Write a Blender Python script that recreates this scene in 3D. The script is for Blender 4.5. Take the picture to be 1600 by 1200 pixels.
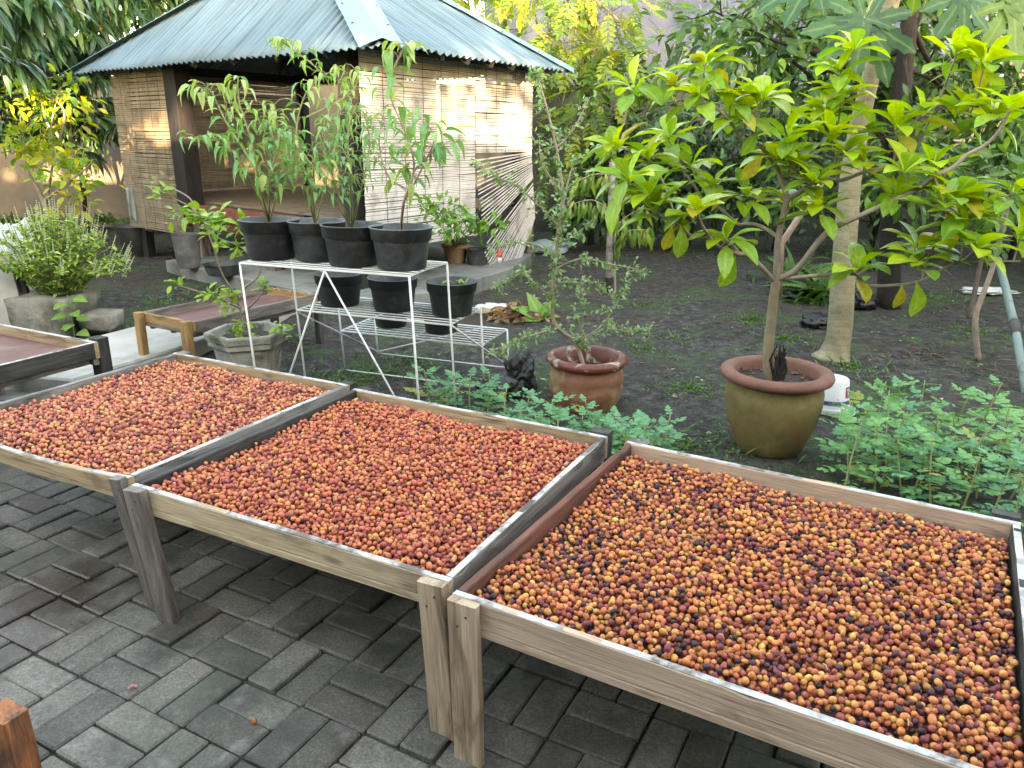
import bpy, bmesh, math, random
import numpy as np
from mathutils import Vector, Matrix, noise as mnoise

for o in list(bpy.data.objects): bpy.data.objects.remove(o)
scene = bpy.context.scene
R = math.radians
# ------------------------------------------------------------------ camera
cam_d = bpy.data.cameras.new('camera'); cam = bpy.data.objects.new('camera', cam_d)
scene.collection.objects.link(cam); scene.camera = cam
CAM_H, PITCH, ROLL, FPX = 1.44, .3112, -.0104, 1210.
cam_d.sensor_width = 36; cam_d.lens = FPX/1600*36
cam_d.clip_start = .05; cam_d.clip_end = 400
cam.matrix_world = (Matrix.Translation((0,0,CAM_H)) @ Matrix.Rotation(math.pi/2-PITCH,4,'X') @ Matrix.Rotation(-ROLL,4,'Z'))
# ------------------------------------------------------------------ world, sun, exposure
SUN_AZ = Vector((.22,-.975)).normalized(); SUN_EL = R(9)
w = bpy.data.worlds.new('World'); scene.world = w; w.use_nodes = True
wn = w.node_tree; wn.nodes.clear()
sky = wn.nodes.new('ShaderNodeTexSky'); sky.sky_type = 'NISHITA'; sky.sun_disc = False
sky.sun_elevation = SUN_EL; sky.sun_rotation = math.atan2(SUN_AZ.x, SUN_AZ.y)
sky.dust_density = 1.2; sky.air_density = 1.0; sky.ozone_density = .6
bg = wn.nodes.new('ShaderNodeBackground'); bg.inputs[1].default_value = .15
wo = wn.nodes.new('ShaderNodeOutputWorld')
wn.links.new(sky.outputs[0], bg.inputs[0]); wn.links.new(bg.outputs[0], wo.inputs[0])
sd = bpy.data.lights.new('sun','SUN'); sd.energy = 2.0; sd.angle = R(.5); sd.color = (1,.82,.58)
sun = bpy.data.objects.new('sun', sd); scene.collection.objects.link(sun)
to_sun = Vector((SUN_AZ.x*math.cos(SUN_EL), SUN_AZ.y*math.cos(SUN_EL), math.sin(SUN_EL)))
sun.rotation_euler = to_sun.to_track_quat('Z','Y').to_euler(); sun.location = to_sun*30
vs = scene.view_settings
vs.view_transform = 'Standard'; vs.look = 'None'; vs.gamma = 1; vs.use_curve_mapping = False
vs.exposure = 4.15
try:
    vs.use_white_balance = True; vs.white_balance_temperature = 8900; vs.white_balance_tint = 16
except Exception: pass
scene.cycles.use_denoising = True
scene.cycles.max_bounces = 8; scene.cycles.transmission_bounces = 4; scene.cycles.diffuse_bounces = 1
scene.cycles.caustics_reflective = False; scene.cycles.caustics_refractive = False

# ------------------------------------------------------------------ helpers
COL = scene.collection
WORLD = {}
rnd = random.Random(7)
nrg = np.random.default_rng(7)
V = Vector
def link(o, parent=None, mw=None):
    COL.objects.link(o)
    mw = mw or Matrix.Identity(4)
    o.matrix_basis = mw
    if parent is not None:
        o.parent = parent; o.matrix_parent_inverse = WORLD[parent.name].inverted()
    WORLD[o.name] = mw
    return o
def tag(o, label=None, cat=None, group=None, kind=None):
    if label: o['label'] = label
    if cat: o['category'] = cat
    if group: o['group'] = group
    if kind: o['kind'] = kind
    return o
def thing(name, loc, label, cat, group=None):
    o = bpy.data.objects.new(name, None); o.empty_display_size = .1
    link(o, None, Matrix.Translation(V(loc)))
    return tag(o, label, cat, group)
def mobj(name, me, parent=None, mw=None):
    return link(bpy.data.objects.new(name, me), parent, mw)

class MB:
    def __init__(s): s.v=[]; s.f=[]; s.c=[]
    def add(s, vs, fs, col=None):
        n=len(s.v); s.v += [tuple(p) for p in vs]; s.f += [tuple(i+n for i in f) for f in fs]
        s.c += [col]*len(vs) if not isinstance(col,list) else col
        return s
    def box(s, lo, hi, col=None):
        x0,y0,z0=lo; x1,y1,z1=hi
        return s.add([(x0,y0,z0),(x1,y0,z0),(x1,y1,z0),(x0,y1,z0),(x0,y0,z1),(x1,y0,z1),(x1,y1,z1),(x0,y1,z1)],
              [(3,2,1,0),(4,5,6,7),(0,1,5,4),(1,2,6,5),(2,3,7,6),(3,0,4,7)],col)
    def bar(s, a, b, wd, th, up=(0,0,1), col=None):
        a=V(a); b=V(b); x=(b-a).normalized(); u=V(up)
        y=u.cross(x)
        if y.length<1e-4: y=V((0,1,0)).cross(x)
        y.normalize(); z=x.cross(y)
        vs=[]
        for p in (a,b):
            for sy,sz in((-1,-1),(1,-1),(1,1),(-1,1)): vs.append(p+y*(sy*wd/2)+z*(sz*th/2))
        return s.add(vs,[(0,1,2,3),(7,6,5,4),(0,4,5,1),(1,5,6,2),(2,6,7,3),(3,7,4,0)],col)
    def tube(s, pts, rad, n=7, cap=True, col=None, wob=0):
        pts=[V(p) for p in pts]
        if not hasattr(rad,'__len__'): rad=[rad]*len(pts)
        vs=[]; fs=[]; ref=None
        for i,p in enumerate(pts):
            d=(pts[min(i+1,len(pts)-1)]-pts[max(i-1,0)])
            if d.length<1e-9: d=V((0,0,1))
            d.normalize()
            if ref is None: ref=V((1,0,0)) if abs(d.x)<.8 else V((0,1,0))
            x=(ref-d*ref.dot(d)); 
            if x.length<1e-4: x=d.orthogonal()
            x.normalize(); y=d.cross(x); ref=x
            for k in range(n):
                a=2*math.pi*k/n; r=rad[i]*(1+wob*mnoise.noise(p*9+V((k*.7,0,0))))
                vs.append(p+x*(math.cos(a)*r)+y*(math.sin(a)*r))
        for i in range(len(pts)-1):
            for k in range(n):
                k2=(k+1)%n; fs.append((i*n+k,i*n+k2,(i+1)*n+k2,(i+1)*n+k))
        if cap: fs.append(tuple(range(n-1,-1,-1))); fs.append(tuple(range((len(pts)-1)*n,len(pts)*n)))
        return s.add(vs,fs,col)
    def lathe(s, prof, n=32, c=(0,0,0), squ=(1,1), rot=0, wob=0, capb=True, col=None):
        vs=[]; fs=[]; c=V(c)
        for i,(r,z) in enumerate(prof):
            for k in range(n):
                a=2*math.pi*k/n+rot
                rr=r*(1+wob*mnoise.noise(V((math.cos(a)*2,math.sin(a)*2,z*6))))
                vs.append(c+V((math.cos(a)*rr*squ[0],math.sin(a)*rr*squ[1],z)))
        for i in range(len(prof)-1):
            for k in range(n):
                k2=(k+1)%n; fs.append((i*n+k,i*n+k2,(i+1)*n+k2,(i+1)*n+k))
        if capb: fs.append(tuple(range(n-1,-1,-1)))
        return s.add(vs,fs,col)
    def mesh(s, name, mat, smooth=False):
        me=bpy.data.meshes.new(name); me.from_pydata(s.v,[],s.f); me.materials.append(mat)
        if smooth: me.polygons.foreach_set('use_smooth',[True]*len(me.polygons))
        if any(c is not None for c in s.c):
            at=me.color_attributes.new('col','FLOAT_COLOR','POINT')
            at.data.foreach_set('color',np.array([(*(c or (1,1,1)),1) for c in s.c],np.float32).ravel())
        me.update(); return me
    def build(s, name, mat, parent=None, smooth=False, mw=None):
        return mobj(name, s.mesh(name,mat,smooth), parent, mw)

def autosmooth(o, ang=35):
    me=o.data
    me.polygons.foreach_set('use_smooth',[True]*len(me.polygons))
    try: me.set_sharp_from_angle(angle=R(ang))
    except Exception: pass
    return o

def curve(pts, n=6):
    """Catmull-Rom through pts"""
    P_=[V(p) for p in pts]; out=[]
    for i in range(len(P_)-1):
        p0=P_[max(i-1,0)];p1=P_[i];p2=P_[i+1];p3=P_[min(i+2,len(P_)-1)]
        for k in range(n):
            t=k/n
            out.append(.5*((2*p1)+(p2-p0)*t+(2*p0-5*p1+4*p2-p3)*t*t+(3*p1-p0-3*p2+p3)*t**3))
    out.append(P_[-1]); return out

# ---- materials
def newmat(name):
    m=bpy.data.materials.new(name); m.use_nodes=True
    nt=m.node_tree; b=nt.nodes['Principled BSDF']; return m,nt,b
def nd(nt,t,**k):
    n=nt.nodes.new('ShaderNode'+t)
    for a,v in k.items():
        if a.startswith('i_'):
            key=a[2:]; key=int(key) if key.isdigit() else key.replace('_',' ')
            n.inputs[key].default_value=v
        else: setattr(n,a,v)
    return n
def lk(nt,a,b): nt.links.new(a,b)
def ramp(nt,fac,stops):
    r=nd(nt,'ValToRGB'); e=r.color_ramp.elements
    while len(e)<len(stops): e.new(.5)
    for x,(p,c) in zip(e,stops):
        x.position=p; x.color=(*c,1) if len(c)==3 else c
    lk(nt,fac,r.inputs[0]); return r.outputs[0]
def g1(v): return (v,v,v)
def mix(nt,fac,a,b,blend='MIX'):
    m=nd(nt,'Mix',data_type='RGBA',blend_type=blend)
    for val,i in((fac,0),(a,6),(b,7)):
        if hasattr(val,'is_linked'): lk(nt,val,m.inputs[i])
        else: m.inputs[i].default_value = val if i==0 else (*val,1)
    return m.outputs[2]
def math_(nt,op,a,b=0.,c=None):
    m=nd(nt,'Math',operation=op)
    for val,i in((a,0),(b,1),(c,2)):
        if val is None: continue
        if hasattr(val,'is_linked'): lk(nt,val,m.inputs[i])
        else: m.inputs[i].default_value=val
    return m.outputs[0]
def coords(nt, space='Object', scale=(1,1,1), rand=0, rot=(0,0,0)):
    if space=='World': src=nd(nt,'NewGeometry').outputs['Position']
    else: src=nd(nt,'TexCoord').outputs[space]
    if rand:
        oi=nd(nt,'ObjectInfo'); mu=math_(nt,'MULTIPLY',oi.outputs['Random'],rand)
        cx=nd(nt,'CombineXYZ'); lk(nt,mu,cx.inputs[0]); lk(nt,math_(nt,'MULTIPLY',mu,1.7),cx.inputs[1]); lk(nt,math_(nt,'MULTIPLY',mu,.6),cx.inputs[2])
        va=nd(nt,'VectorMath',operation='ADD'); lk(nt,src,va.inputs[0]); lk(nt,cx.outputs[0],va.inputs[1]); src=va.outputs[0]
    mp=nd(nt,'Mapping'); mp.inputs['Scale'].default_value=scale; mp.inputs['Rotation'].default_value=rot
    lk(nt,src,mp.inputs[0]); return mp.outputs[0]
def noi(nt,vec,scale,detail=4,rough=.55,dist=0):
    n=nd(nt,'TexNoise'); n.inputs['Scale'].default_value=scale; n.inputs['Detail'].default_value=detail
    n.inputs['Roughness'].default_value=rough; n.inputs['Distortion'].default_value=dist
    lk(nt,vec,n.inputs['Vector']); return n.outputs[0]
def bump(nt,b,h,strength=.3,dist=.01):
    n=nd(nt,'Bump'); n.inputs['Strength'].default_value=strength; n.inputs['Distance'].default_value=dist
    lk(nt,h,n.inputs['Height']); lk(nt,n.outputs[0],b.inputs['Normal'])

def wood(name, light, dark, stain=(.03,.025,.022), amt=.5, rough=.75, grey=None):
    m,nt,b=newmat(name)
    c=coords(nt,'Object',(1,1,1),61)
    mp=nd(nt,'Mapping'); mp.inputs['Scale'].default_value=(2.2,38,38); lk(nt,c,mp.inputs[0])
    gr=noi(nt,mp.outputs[0],1.6,6,.65,.6)
    col=ramp(nt,gr,[(.30,dark),(.52,tuple((a+d)/2 for a,d in zip(light,dark))),(.70,light)])
    mp2=nd(nt,'Mapping'); mp2.inputs['Scale'].default_value=(2.4,9,9); lk(nt,c,mp2.inputs[0])
    st=noi(nt,mp2.outputs[0],1.5,5,.6,.8)
    sm=ramp(nt,st,[(.62-.30*amt,g1(0)),(.80-.22*amt,g1(1))])
    col=mix(nt,sm,col,stain)
    if grey:
        gm=ramp(nt,noi(nt,c,5,3),[(.40,g1(0)),(.62,g1(1))]); col=mix(nt,gm,col,grey)
    mp4=nd(nt,'Mapping'); mp4.inputs['Scale'].default_value=(1.6,85,85); lk(nt,c,mp4.inputs[0]); ck=noi(nt,mp4.outputs[0],1.5,4,.6,.25)
    cr=ramp(nt,ck,[(.63,g1(0)),(.70,g1(.8))]); col=mix(nt,cr,col,tuple(x*.3 for x in dark))
    fg=noi(nt,mp4.outputs[0],4.,3,.6); col=mix(nt,.7,col,ramp(nt,fg,[(.3,g1(.62)),(.7,g1(1.3))]),'MULTIPLY')
    # knots
    vo=nd(nt,'TexVoronoi'); vo.inputs['Scale'].default_value=1; mp3=nd(nt,'Mapping'); mp3.inputs['Scale'].default_value=(3.1,11,11); lk(nt,c,mp3.inputs[0]); lk(nt,mp3.outputs[0],vo.inputs['Vector'])
    kn=ramp(nt,vo.outputs['Distance'],[(.05,g1(.75)),(.13,g1(0))]); col=mix(nt,kn,col,tuple(x*.35 for x in dark))
    lk(nt,col,b.inputs['Base Color']); b.inputs['Roughness'].default_value=rough
    hh=math_(nt,'SUBTRACT',math_(nt,'ADD',gr,math_(nt,'MULTIPLY',fg,.6)),cr); bump(nt,b,hh,.6,.004)
    return m
def leafmat(name, c1, c2, mode='obj', rib=(.45,.5,.2), trans=.35, rough=.42, spec=.4):
    m,nt,b=newmat(name)
    if mode=='obj':
        r=nd(nt,'ObjectInfo').outputs['Random']; col=mix(nt,r,c1,c2)
    else:
        a=nd(nt,'Attribute',attribute_name='col'); col=a.outputs['Color']
    n=noi(nt,coords(nt,'Object',(1,1,1),9 if mode=='obj' else 0),23 if mode!='obj' else 9,3)
    col=mix(nt,.55,col,ramp(nt,n,[(.3,g1(.55)),(.7,g1(1.25))]),'MULTIPLY')
    rb=nd(nt,'Attribute',attribute_name='rib'); rf=math_(nt,'MULTIPLY',math_(nt,'POWER',rb.outputs['Fac'],9.),.55)
    col=mix(nt,rf,col,rib)
    lk(nt,col,b.inputs['Base Color']); b.inputs['Roughness'].default_value=rough; b.inputs['Specular IOR Level'].default_value=spec
    tr=nd(nt,'BsdfTranslucent'); tc=mix(nt,1.,col,(1.25,1.15,.45),'MULTIPLY'); lk(nt,tc,tr.inputs[0])
    ms=nd(nt,'MixShader'); ms.inputs[0].default_value=trans
    lk(nt,b.outputs[0],ms.inputs[1]); lk(nt,tr.outputs[0],ms.inputs[2])
    lk(nt,ms.outputs[0],nt.nodes['Material Output'].inputs[0])
    return m
def plain(name, c1, c2=None, scale=8, rough=.6, bmp=.2, bdist=.004, spots=None, metal=0, space='Object', rand=5, dirt=None, dscale=4, dthr=(.5,.65)):
    m,nt,b=newmat(name); c=coords(nt,space,(1,1,1),rand)
    n=noi(nt,c,scale,6,.62)
    col=ramp(nt,n,[(.3,c1),(.7,c2 or tuple(min(1,x*1.35) for x in c1))])
    if dirt:
        dn=noi(nt,c,dscale,6,.65,.3); col=mix(nt,ramp(nt,dn,[(dthr[0],g1(0)),(dthr[1],g1(1))]),col,dirt)
    if spots:
        sn=noi(nt,c,spots[1],3,.7); col=mix(nt,ramp(nt,sn,[(spots[2],g1(0)),(spots[2]+.05,g1(1))]),col,spots[0])
    lk(nt,col,b.inputs['Base Color']); b.inputs['Roughness'].default_value=rough; b.inputs['Metallic'].default_value=metal
    if bmp: bump(nt,b,noi(nt,c,scale*4,5,.65),bmp,bdist)
    return m

# ---- leaf templates: verts, faces(quads), rib
def leaf_tpl(shape='ell', width=.36, nseg=6, fold=.18, curl=.25, wavy=0., cross=3):
    vs=[];rib=[];fs=[]
    for i in range(nseg+1):
        t=i/nseg
        if shape=='ell': wd=math.sin(math.pi*min(1,t*.97+.015))**.8
        elif shape=='lance': wd=(math.sin(math.pi*t**.75))**.9 if 0<t<1 else 0
        elif shape=='obov': wd=math.sin(math.pi*t**1.45)**.85 if 0<t<1 else 0
        elif shape=='ovate': wd=math.sin(math.pi*t**.62)**.9 if 0<t<1 else 0
        wd=max(wd,.02)*width/2
        z=-curl*t*t; zz=wd*fold*2+ (wavy*math.sin(t*19)*wd if wavy else 0)
        x=t*(1-.25*curl*t)
        vs+= [(x,-wd,z+zz),(x,0,z),(x,wd,z+zz*.9)]; rib+=[0,1,0]
    for i in range(nseg):
        for k in range(2):
            a=i*3+k; fs.append((a,a+3,a+4,a+1))
    return np.array(vs),fs,np.array(rib,float)
def tpl_mesh(name,tpl,mat):
    vs,fs,rib=tpl
    me=bpy.data.meshes.new(name); me.from_pydata(vs.tolist(),[],fs); me.materials.append(mat)
    at=me.attributes.new('rib','FLOAT','POINT'); at.data.foreach_set('value',rib.astype(np.float32))
    me.polygons.foreach_set('use_smooth',[True]*len(me.polygons)); return me
def scatter(name, tpl, pos, dirs, nrm, size, cols, mat, parent=None, kind=None):
    """many leaves as one mesh. dirs: along leaf, nrm: leaf face normal hint"""
    vs,fs,rib=tpl; pos=np.asarray(pos,float); d=np.asarray(dirs,float); u=np.asarray(nrm,float); N=len(pos)
    d/=np.linalg.norm(d,axis=1,keepdims=True)+1e-9
    y=np.cross(u,d); ln=np.linalg.norm(y,axis=1,keepdims=True); y=np.where(ln<1e-4,np.array([[0,1,0.]]),y/(ln+1e-9)); z=np.cross(d,y)
    s=np.asarray(size,float).reshape(-1,1,1)
    W=(vs[None,:,0:1]*d[:,None,:]+vs[None,:,1:2]*y[:,None,:]+vs[None,:,2:3]*z[:,None,:])*s+pos[:,None,:]
    nv=len(vs); k=len(fs[0])
    F=(np.asarray(fs)[None]+ (np.arange(N)*nv)[:,None,None]).reshape(-1)
    me=bpy.data.meshes.new(name); me.vertices.add(N*nv); me.vertices.foreach_set('co',W.astype(np.float32).ravel())
    nf=N*len(fs); me.loops.add(nf*k); me.loops.foreach_set('vertex_index',F.astype(np.int32))
    me.polygons.add(nf); me.polygons.foreach_set('loop_start',np.arange(0,nf*k,k,dtype=np.int32))
    me.polygons.foreach_set('use_smooth',np.ones(nf,bool))
    at=me.attributes.new('rib','FLOAT','POINT'); at.data.foreach_set('value',np.tile(rib,N).astype(np.float32))
    ca=me.color_attributes.new('col','FLOAT_COLOR','POINT')
    c=np.concatenate([np.asarray(cols,float),np.ones((N,1))],1); ca.data.foreach_set('color',np.repeat(c,nv,0).astype(np.float32).ravel())
    me.materials.append(mat); me.update(calc_edges=True); me.validate()
    o=mobj(name,me,parent)
    if kind: o['kind']=kind
    return o
def pal(n, cols, wts=None, jit=.18, g=None):
    g=g or nrg; cols=np.array(cols,float); i=g.choice(len(cols),n,p=None if wts is None else np.array(wts)/sum(wts))
    c=cols[i]*(1+jit*g.standard_normal((n,1)))
    return np.clip(c,.003,1)
def leaf_obj(me, parent, pos, d, up, size, name='leaf', wid=1.):
    d=V(d).normalized(); u=V(up); y=u.cross(d)
    if y.length<1e-4: y=V((0,1,0)).cross(d)
    y.normalize(); z=d.cross(y)
    M=Matrix(((d.x,y.x,z.x,0),(d.y,y.y,z.y,0),(d.z,y.z,z.z,0),(0,0,0,1)))
    return mobj(name,me,parent,Matrix.Translation(V(pos))@M@Matrix.Diagonal((size,size*wid,size,1)))
def rv(s=1.):
    return V((rnd.gauss(0,s),rnd.gauss(0,s),rnd.gauss(0,s)))

# ================================================================== SETTING
U2=V((math.cos(R(-28)),math.sin(R(-28)),0)); V2=V((-U2.y,U2.x,0))     # paving axes
PAVE_EDGE=2.72                                                         # paving ends at this distance along V2
def mat_soil():
    m,nt,b=newmat('soil'); c=coords(nt,'World')
    n1=noi(nt,c,1.1,6,.6); n2=noi(nt,c,14,8,.7); n3=noi(nt,c,70,4,.7)
    col=ramp(nt,n2,[(.32,(.014,.013,.013)),(.5,(.050,.047,.044)),(.70,(.135,.126,.115))])
    col=mix(nt,ramp(nt,n1,[(.40,g1(0)),(.62,g1(.6))]),col,(.050,.041,.034))
    ms=noi(nt,c,1.7,7,.68,.4); mm=ramp(nt,ms,[(.50,g1(0)),(.63,g1(.85))])
    mm2=ramp(nt,noi(nt,c,40,4,.7),[(.42,g1(.1)),(.60,g1(1))])
    col=mix(nt,math_(nt,'MULTIPLY',mm,mm2),col,(.042,.115,.028))
    col=mix(nt,.8,col,ramp(nt,n3,[(.3,g1(.35)),(.5,g1(1)),(.7,g1(1.8))]),'MULTIPLY'); sp=ramp(nt,n3,[(.66,g1(0)),(.71,g1(.6))]); col=mix(nt,sp,col,(.22,.20,.17))
    lk(nt,col,b.inputs['Base Color']); b.inputs['Roughness'].default_value=.95; b.inputs['Specular IOR Level'].default_value=.2
    bump(nt,b,math_(nt,'ADD',n2,math_(nt,'MULTIPLY',n3,.4)),.9,.02); return m
M_SOIL=mat_soil()
def ground_z(x,y):
    p=V((x,y,0)); v=p.dot(V2)
    h=.022*mnoise.noise(V((x*.9,y*.9,0)))+.016*mnoise.noise(V((x*3.1,y*3.1,4)))+.014*mnoise.noise(V((x*9,y*9,9)))+.008*mnoise.noise(V((x*21,y*21,2)))
    t=max(0,min(1,(v-PAVE_EDGE+.02)/.14)); t=t*t*(3-2*t)
    return (1-t)*-.075+t*(h-.012)
def axis(a,b,step,far):
    c=list(np.arange(a,b+1e-6,step)); lo=[];hi=[];s=step;p=a
    while p>-far: s*=1.5; p-=s; lo.append(p)
    s=step;p=b
    while p<far: s*=1.5; p+=s; hi.append(p)
    return lo[::-1]+c+hi
xs=axis(-6,5.5,.05,110); ys=axis(1.6,11,.05,110)
gv=[(x,y,ground_z(x,y)) for y in ys for x in xs]; nx=len(xs)
gf=[(j*nx+i,j*nx+i+1,(j+1)*nx+i+1,(j+1)*nx+i) for j in range(len(ys)-1) for i in range(nx-1)]
gm=bpy.data.meshes.new('ground'); gm.from_pydata(gv,[],gf); gm.materials.append(M_SOIL)
gm.polygons.foreach_set('use_smooth',[True]*len(gf))
ground=mobj('ground',gm); tag(ground,'dark grey volcanic soil of the yard with mossy patches',kind='structure')

# ---- paving: bed sheet plus every paver
def mat_paver():
    m,nt,b=newmat('paver_concrete'); c=coords(nt,'World')
    oi=nd(nt,'ObjectInfo'); r=oi.outputs['Random']
    at=nd(nt,'Attribute',attribute_name='tone')
    rr=math_(nt,'ADD',r,at.outputs['Fac'])
    base=ramp(nt,rr,[(.0,(.088,.070,.055)),(.3,(.112,.104,.088)),(.6,(.128,.112,.092)),(.8,(.150,.136,.112)),(1.,(.185,.165,.140))])
    n=noi(nt,c,6,8,.7); fine=noi(nt,c,120,4,.75); med=noi(nt,c,32,5,.7)
    col=mix(nt,.8,base,ramp(nt,n,[(.25,g1(.38)),(.5,g1(1)),(.78,g1(1.6))]),'MULTIPLY')
    col=mix(nt,.75,col,ramp(nt,fine,[(.3,g1(.3)),(.52,g1(1)),(.72,g1(2.0))]),'MULTIPLY')
    gm_=ramp(nt,noi(nt,c,2.1,5,.6),[(.48,g1(0)),(.66,g1(.5))]); col=mix(nt,gm_,col,(.062,.082,.058))
    lm=ramp(nt,noi(nt,c,8.5,4,.55,.5),[(.62,g1(0)),(.76,g1(.7))]); col=mix(nt,lm,col,(.27,.26,.235))
    dm=ramp(nt,noi(nt,c,4.3,5,.6,.2),[(.50,g1(0)),(.68,g1(.75))]); col=mix(nt,dm,col,(.038,.033,.028))
    # a brown cherry-juice puddle stain with its own ragged outline
    gp=nd(nt,'NewGeometry').outputs['Position']
    vd=nd(nt,'VectorMath',operation='DISTANCE'); lk(nt,gp,vd.inputs[0]); vd.inputs[1].default_value=(-1.52,2.16,0)
    dd=math_(nt,'ADD',vd.outputs['Value'],math_(nt,'MULTIPLY',math_(nt,'SUBTRACT',noi(nt,c,5,4,.6),.5),.75))
    wet=ramp(nt,dd,[(.13,g1(1)),(.30,g1(0))])
    col=mix(nt,math_(nt,'MULTIPLY',wet,.82),col,(.040,.022,.014))
    lk(nt,col,b.inputs['Base Color'])
    rg=ramp(nt,med,[(.3,g1(.55)),(.7,g1(.85))]); rg=mix(nt,wet,rg,g1(.22)); lk(nt,rg,b.inputs['Roughness'])
    bump(nt,b,math_(nt,'ADD',math_(nt,'MULTIPLY',fine,.7),med),.55,.006); return m
M_PAVER=mat_paver()
M_BED=plain('joint_sand',(.016,.017,.016),(.045,.046,.040),30,.95,.6,.01,space='World',rand=0,dirt=(.032,.055,.018),dscale=9,dthr=(.42,.55))
O_=V((-1.012,1.702,0)); CELL=.207
bedq=[O_+U2*a+V2*b for a,b in((-7,-3.5),(6,-3.5),(6,0),(-7,0))]
v0=O_.dot(V2)
def uv(a,b,z=0): return U2*a+V2*b+V((0,0,z))
paving=MB().add([uv(-8,-2.5,-.014),uv(6,-2.5,-.014),uv(6,PAVE_EDGE+.01,-.014),uv(-8,PAVE_EDGE+.01,-.014),
                 uv(-8,-2.5,-.20),uv(6,-2.5,-.20),uv(6,PAVE_EDGE+.01,-.20),uv(-8,PAVE_EDGE+.01,-.20)],
        [(0,1,2,3),(4,5,1,0),(5,6,2,1),(6,7,3,2),(7,4,0,3),(7,6,5,4)]).build('paving',M_BED)
tag(paving,'dark grey concrete block paving in basket weave under the drying trays',kind='structure')
def paver_geo(seed):
    g=random.Random(seed); L,W,T=.2035,.1012,.055; ch=.0045
    L-=.002+g.random()*.002; W-=.0015+g.random()*.002
    j=lambda s:g.uniform(-s,s)
    cs=[(-1,-1),(1,-1),(1,1),(-1,1)]
    vs=[]
    for sx,sy in cs: vs.append((sx*L/2,sy*W/2,-T))
    for sx,sy in cs:                      # lower chamfer ring with cut corners
        k=.004+g.random()*.004
        a=(sx*(L/2-k),sy*W/2,-ch); b=(sx*L/2,sy*(W/2-k),-ch)
        vs+= [a,b] if sx*sy<0 else [b,a]
    for sx,sy in cs:
        k=.007+g.random()*.005; c=ch+g.random()*.002
        a=(sx*(L/2-k),sy*(W/2-c),j(.0007)); b=(sx*(L/2-c),sy*(W/2-k),j(.0007))
        vs+= [a,b] if sx*sy<0 else [b,a]
    fs=[tuple(range(12,20))]
    for i in range(8): fs.append((4+i,4+(i+1)%8,12+(i+1)%8,12+i))
    # ring order: corner0 -> verts 4,5 ; corner1 -> 6,7 ...
    for k in range(4):
        a1=5+2*k; b0=4+2*((k+1)%4)
        fs.append((k,(k+1)%4,b0,a1)); fs.append((k,a1,4+2*k))
    return vs,fs
PAV_M=[]
for s in range(8):
    vs,fs=paver_geo(s)
    me=bpy.data.meshes.new('paver'); me.from_pydata(vs,[],fs); me.materials.append(M_PAVER); me.update()
    bm=bmesh.new(); bm.from_mesh(me); bmesh.ops.recalc_face_normals(bm,faces=bm.faces); bm.to_mesh(me); bm.free(); PAV_M.append(me)
cR,sR=math.cos(PITCH),math.sin(PITCH)
slots=[]
for i in range(-26,22):
    for j in range(-14,14):
        for k in (0,1):
            if (i+j)%2==0: lu,lv,ang=(.25+.5*k)*CELL,.5*CELL,90
            else: lu,lv,ang=.5*CELL,(.25+.5*k)*CELL,0
            c=O_+U2*(i*CELL+lu)+V2*(j*CELL+lv)
            if c.dot(V2)>PAVE_EDGE-.08 or c.y<-.2: continue
            if c.x<-5.2 or c.x>2.6: continue
            fw=c.y*cR+CAM_H*sR; vis=False
            if fw>.3:
                px=800+FPX*c.x/fw; py=600-FPX*(c.y*sR-CAM_H*cR)/fw
                vis=-60<px<1660 and py<1290
                # underneath the trays only deep shade shows
                w_=c.dot(V2); uu=c.dot(U2)
            slots.append((not vis,c.length,c,ang))
slots.sort(key=lambda s:(s[0],s[1]))
rest=MB(); g_=random.Random(3); tones=[]
for n,(nv,_,c,ang) in enumerate(slots):
    dz=g_.gauss(-.0005,.0022)
    if g_.random()<.12: dz+=g_.uniform(.003,.007)
    if g_.random()<.10: dz-=g_.uniform(.003,.006)
    rot=Matrix.Rotation(R(-28+ang+(180 if g_.random()<.5 else 0)+g_.gauss(0,.5)),4,'Z')@Matrix.Rotation(g_.gauss(0,.010),4,'X')@Matrix.Rotation(g_.gauss(0,.006),4,'Y')
    M=Matrix.Translation(c+V((g_.gauss(0,.0008),g_.gauss(0,.0008),dz)))@rot
    me=PAV_M[g_.randrange(8)]
    if n<300: mobj('paver',me,paving,M)
    else:
        tn=g_.random(); rest.add([M@v.co for v in me.vertices],[tuple(p.vertices) for p in me.polygons]); tones+= [tn]*len(me.vertices)
ro=rest.build('paver_field',M_PAVER,paving)
at=ro.data.attributes.new('tone','FLOAT','POINT'); at.data.foreach_set('value',np.array(tones,np.float32)); ro['kind']='stuff'

# ---- concrete walkway to the hut
M_CONC=plain('path_concrete',(.30,.29,.26),(.46,.44,.40),3,.85,.4,.006,space='World',rand=0,dirt=(.14,.14,.12),dscale=2.2,dthr=(.52,.75))
M_SLAB=plain('slab_concrete',(.15,.16,.15),(.24,.25,.235),4,.9,.5,.006,space='World',rand=0,dirt=(.06,.075,.05),dscale=2.5,dthr=(.5,.7))
def prism(poly,z0,z1,jit=0,bev=.012):
    mb=MB(); n=len(poly); c=sum((V((p[0],p[1],0)) for p in poly),V())/n
    ins=[V((p[0],p[1],0))+(c-V((p[0],p[1],0))).normalized()*bev for p in poly]
    mb.add([(p[0],p[1],z0) for p in poly]+[(p[0],p[1],z1-bev) for p in poly]+[(p.x,p.y,z1) for p in ins],
      [tuple(range(2*n,3*n)),tuple(range(n-1,-1,-1))]+[(i,(i+1)%n,n+(i+1)%n,n+i) for i in range(n)]+[(n+i,n+(i+1)%n,2*n+(i+1)%n,2*n+i) for i in range(n)])
    return mb
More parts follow.
